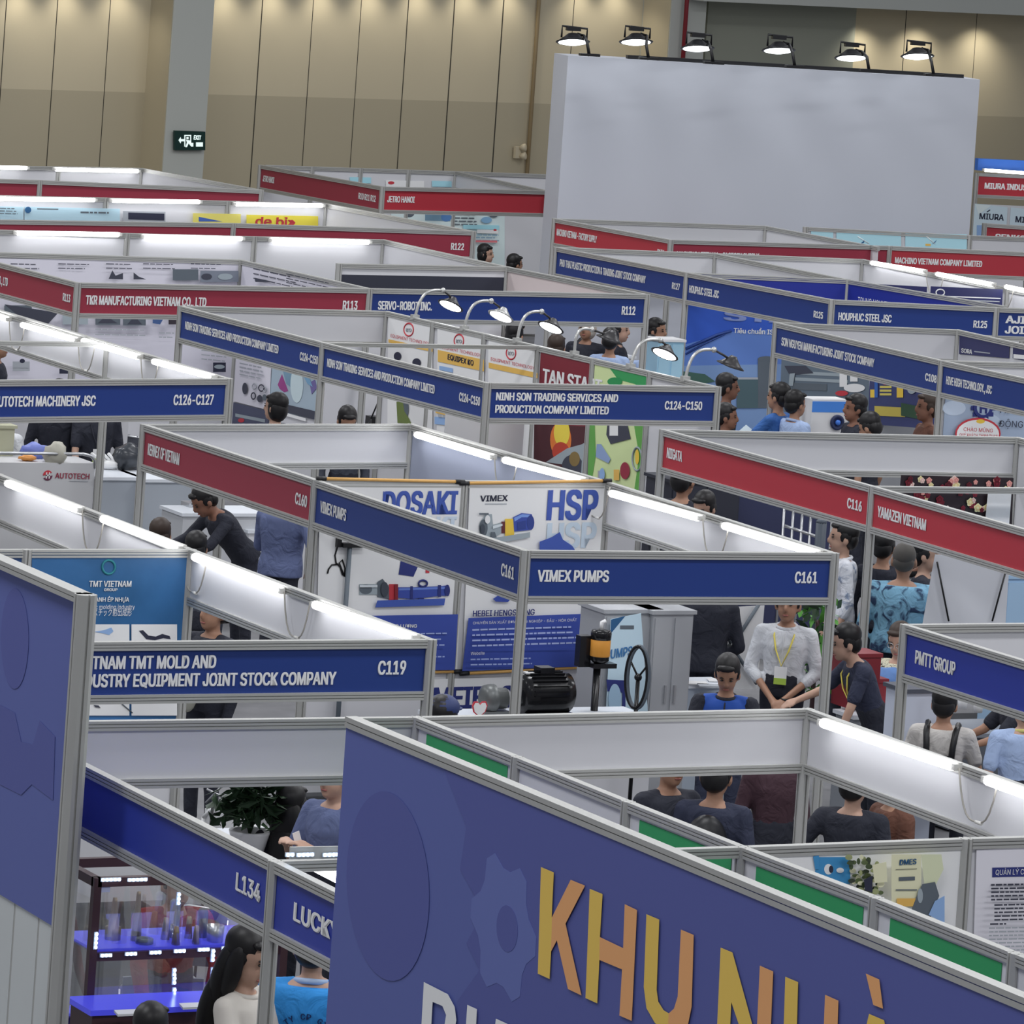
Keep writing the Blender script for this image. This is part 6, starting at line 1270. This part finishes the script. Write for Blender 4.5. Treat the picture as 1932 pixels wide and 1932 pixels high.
# --- more: leaflet reader, standee, machines
p = lp_.wr[0] + UP * .015 - IRT * .06; m = MB(); m.obox(p, IRT * .20 + UP * .2, (TCAM * .06 + IRT * .12 - UP * .08), TCAM * .003, cm(190, 204, 216)); tag(m.build('leaflet'), 'white open leaflet held up left of the C108 post', 'leaflet')
sp = at(1590, 815, 1.32); SP2 = Pl(sp, sp + XU)
o = thing('product_standee', 'white product standee with blue top and round blue dial under fascia C108', 'standee', Vector((sp.x, sp.y, 0)))
m = MB(); q0, q1 = SP2.hit(1529, 815), SP2.hit(1598, 815); zt_ = SP2.hit(1560, 754).z; m.obox(Vector((q0.x, q0.y, .02)), XU * (q1.x - q0.x), YV * .3, UP * (zt_ - .02), PWH); m.build('cabinet', o)
m = MB(); m.obox(Vector((q0.x, q0.y - .004, zt_ - .14)), XU * (q1.x - q0.x), YV * .004, UP * .12, cm(70, 130, 220, .4)); m.build('blue_band', o)
m = MB(); c_ = SP2.hit(1579, 797, .01); m.lathe(c_, [(.085, 0), (.085, .02), (.055, .022), (.055, .012)], cm(44, 52, 84), 20, axis=tuple(SP2.n)); m.lathe(c_, [(.03, 0), (.03, .03), (.0, .032)], cm(70, 120, 210), 14, axis=tuple(SP2.n)); m.build('dial', o)
counter('grey machine table right of the bowed head under fascia C108', 1668, 795, 1.28, .75, .5, cm(136, 138, 142, .5), cm(150, 152, 156, .5), 'table', 'machine_table')
# railings and goods inside C116
ra_ = at(1489, 962, 1.45); RP_ = Pl(ra_, ra_ + XU + YV * -.9)
o = thing('folding_gate', 'grey metal folding gate under the red C116 fascia', 'gate', Vector((ra_.x, ra_.y, 0))); m = MB()
for x in (1480, 1497, 1514, 1530): 
    a_ = RP_.hit(x, 958 + (x - 1480) * .3); m.tube([(a_.x, a_.y, .0), a_], .013, STEEL, 6)
m.build('upright', o); m = MB(); m.tube([RP_.hit(1480, 992), RP_.hit(1545, 1014)], .016, STEEL, 6); m.tube([RP_.hit(1480, 958), RP_.hit(1545, 978)], .016, STEEL, 6); m.build('rail', o)
p = at(1550, 985, 1.5); m = MB(); m.tube([(p.x, p.y, 0), p], .05, cm(66, 74, 84, .5), 12); m.ell(p, .052, .052, .03, cm(66, 74, 84, .5)); tag(m.build('machine_column'), 'dark grey machine column right of the folding gate', 'machine')
counter('dark blue machine cabinet under the left half of the red C116 fascia', 1385, 925, 1.52, 1.1, .7, cm(44, 48, 76, .5), cm(60, 64, 90, .5), 'cabinet', 'machine_cabinet')
counter('black display wall unit under the left end of the red C116 fascia', 1268, 905, 1.66, .75, .5, cm(40, 42, 52, .5), cm(40, 42, 52, .5), 'cabinet', 'machine_cabinet')
p = at(1414, 918, 1.525); m = MB(); m.add([p, p + XU * .1, p + XU * .09 + UP * .13, p + YV * .1 + XU * .05], [(0, 1, 2), (0, 2, 3), (1, 3, 2), (0, 3, 1)], PWH); tag(m.build('folded_card'), 'small white folded card on the dark blue cabinet', 'card')
# trading booth: valves and tripod
p = at(762, 800, .95); o = thing('valve', 'dark green valve on a stand under the trading company fascia', 'valve', p); m = MB(); VG = cm(92, 100, 60, .5); m.lathe(p, [(.07, 0), (.09, .03), (.06, .08), (.05, .16), (.07, .18), (.04, .2)], cm(58, 66, 62, .5), 14); m.build('valve_body', o); m = MB(); m.lathe(p + UP * .2, [(.03, 0), (.03, .07), (.055, .08), (.05, .18), (.02, .19)], VG, 12); m.build('actuator', o)
counter('white table with the green valve under the trading company fascia', 735, 804, .95, 1.0, .5, WHITE, CTOP, 'table', 'display_table')
counter('dark machine cabinet right of the corner post of the trading booth', 932, 805, 1.62, .42, .4, cm(84, 88, 98, .5), cm(84, 88, 98, .5), 'cabinet', 'machine_cabinet')
b = Booth('white partition inside the trading company booth', nM); nq = ws[3]; b.wall((nM.x + 1.35, nM.y - .05), (nq.x - .08, nq.y), z1=2.0, posts=False, beam=False)
o = thing('tripod', 'black camera tripod at the golden poster under the left trading fascia', 'tripod', at(705, 770, 1.4)); q = at(700, 790, 1.2); m = MB(); m.tube([q, q + IRT * .09 + UP * .26], .009, BLACK, 5); m.tube([q, q + IRT * -.08 - UP * .2], .009, BLACK, 5); m.tube([q, Vector((q.x, q.y, 0))], .011, BLACK, 5); m.build('legs', o); m = MB(); m.obox(q - UP * .1, XU * .16, YV * .14, UP * .12, BLACK); m.build('head', o)
p = at(1268, 812, 1.3); m = MB()
for k in range(50):
    c = p + Vector((rd.uniform(-.2, .2), rd.uniform(-.1, .1), rd.uniform(-.05, .05))); dr = Vector((rd.uniform(-1, 1), rd.uniform(-1, 1), rd.uniform(-.3, .6))).normalized(); sd = dr.orthogonal().normalized(); m.add([c - dr * .06, c + sd * .025, c + dr * .06, c - sd * .025], [(0, 1, 2), (0, 2, 3)], GL)
o = thing('planter', 'green foliage planter at the foot of the C124-C150 corner post', 'plant', Vector((p.x, p.y, 0))); m.build('leaves', o); m = MB(); m.box(p.x - .25, p.y - .12, .02, p.x + .25, p.y + .12, p.z - .04, cm(60, 62, 66)); m.build('trough', o)
# R112 side: white cabinets and blue visor
counter('white exhibition cabinet below the R112 fascia', 985, 668, 1.2, 1.6, .5, WHITE, CTOP, 'cabinet', 'storage_cabinet')
counter('pale blue cabinet beside the fifth curved arm spotlight', 1243, 640, 1.75, .35, .3, cm(150, 186, 204, .5), PWH, 'cabinet', 'storage_cabinet')
b = Booth('white inner wall behind the R112 visitors', (29.0, 55.8)); b.wall((26.6, 55.4), (29.0, 55.8), z1=2.06, posts=False, beam=False)
m = MB(); p = at(915, 497, 1.35); m.lathe(p, [(.05, 0), (.05, .14), (.02, .18), (.02, .22)], PYE, 10); tag(m.build('bottle'), 'pale yellow bottle right of the woman below the R122 fascia', 'bottle')
# carpets of the booths
def carpet(label, pts, m_):
    m = MB(); m.prism([Vector((x, y, .004)) for x, y in pts], UP * .006, m_); tag(m.build('carpet_tile'), label, 'carpet')
CDK = mat('dark_carpet', (.035, .037, .042), .95, noise=.3, nscale=10)
carpet('dark carpet inside the green header booth', ((13.9, 23.6), (16.3, 23.6), (16.3, 26.2), (13.9, 27.1)), CDK)
carpet('dark carpet inside booth C161 and C160', ((17.85, 33.6), (20.2, 33.6), (20.3, 40.5), (17.85, 40.5)), CDK)
carpet('dark carpet inside the red fascia booths at the right', ((22.85, 33.6), (26.1, 33.6), (26.2, 40.2), (22.85, 40.2)), CDK)
carpet('dark carpet inside booth L134', ((11.25, 19.7), (13.7, 19.7), (13.7, 27.1), (11.25, 27.1)), CDK)
carpet('dark carpet inside booth C126-C127', ((16.6, 43.9), (19.9, 43.9), (19.9, 49.8), (16.6, 49.8)), CDK)
carpet('dark carpet inside booth C119', ((12.6, 30), (15.0, 30), (15.0, 37.3), (12.6, 37.3)), CDK)
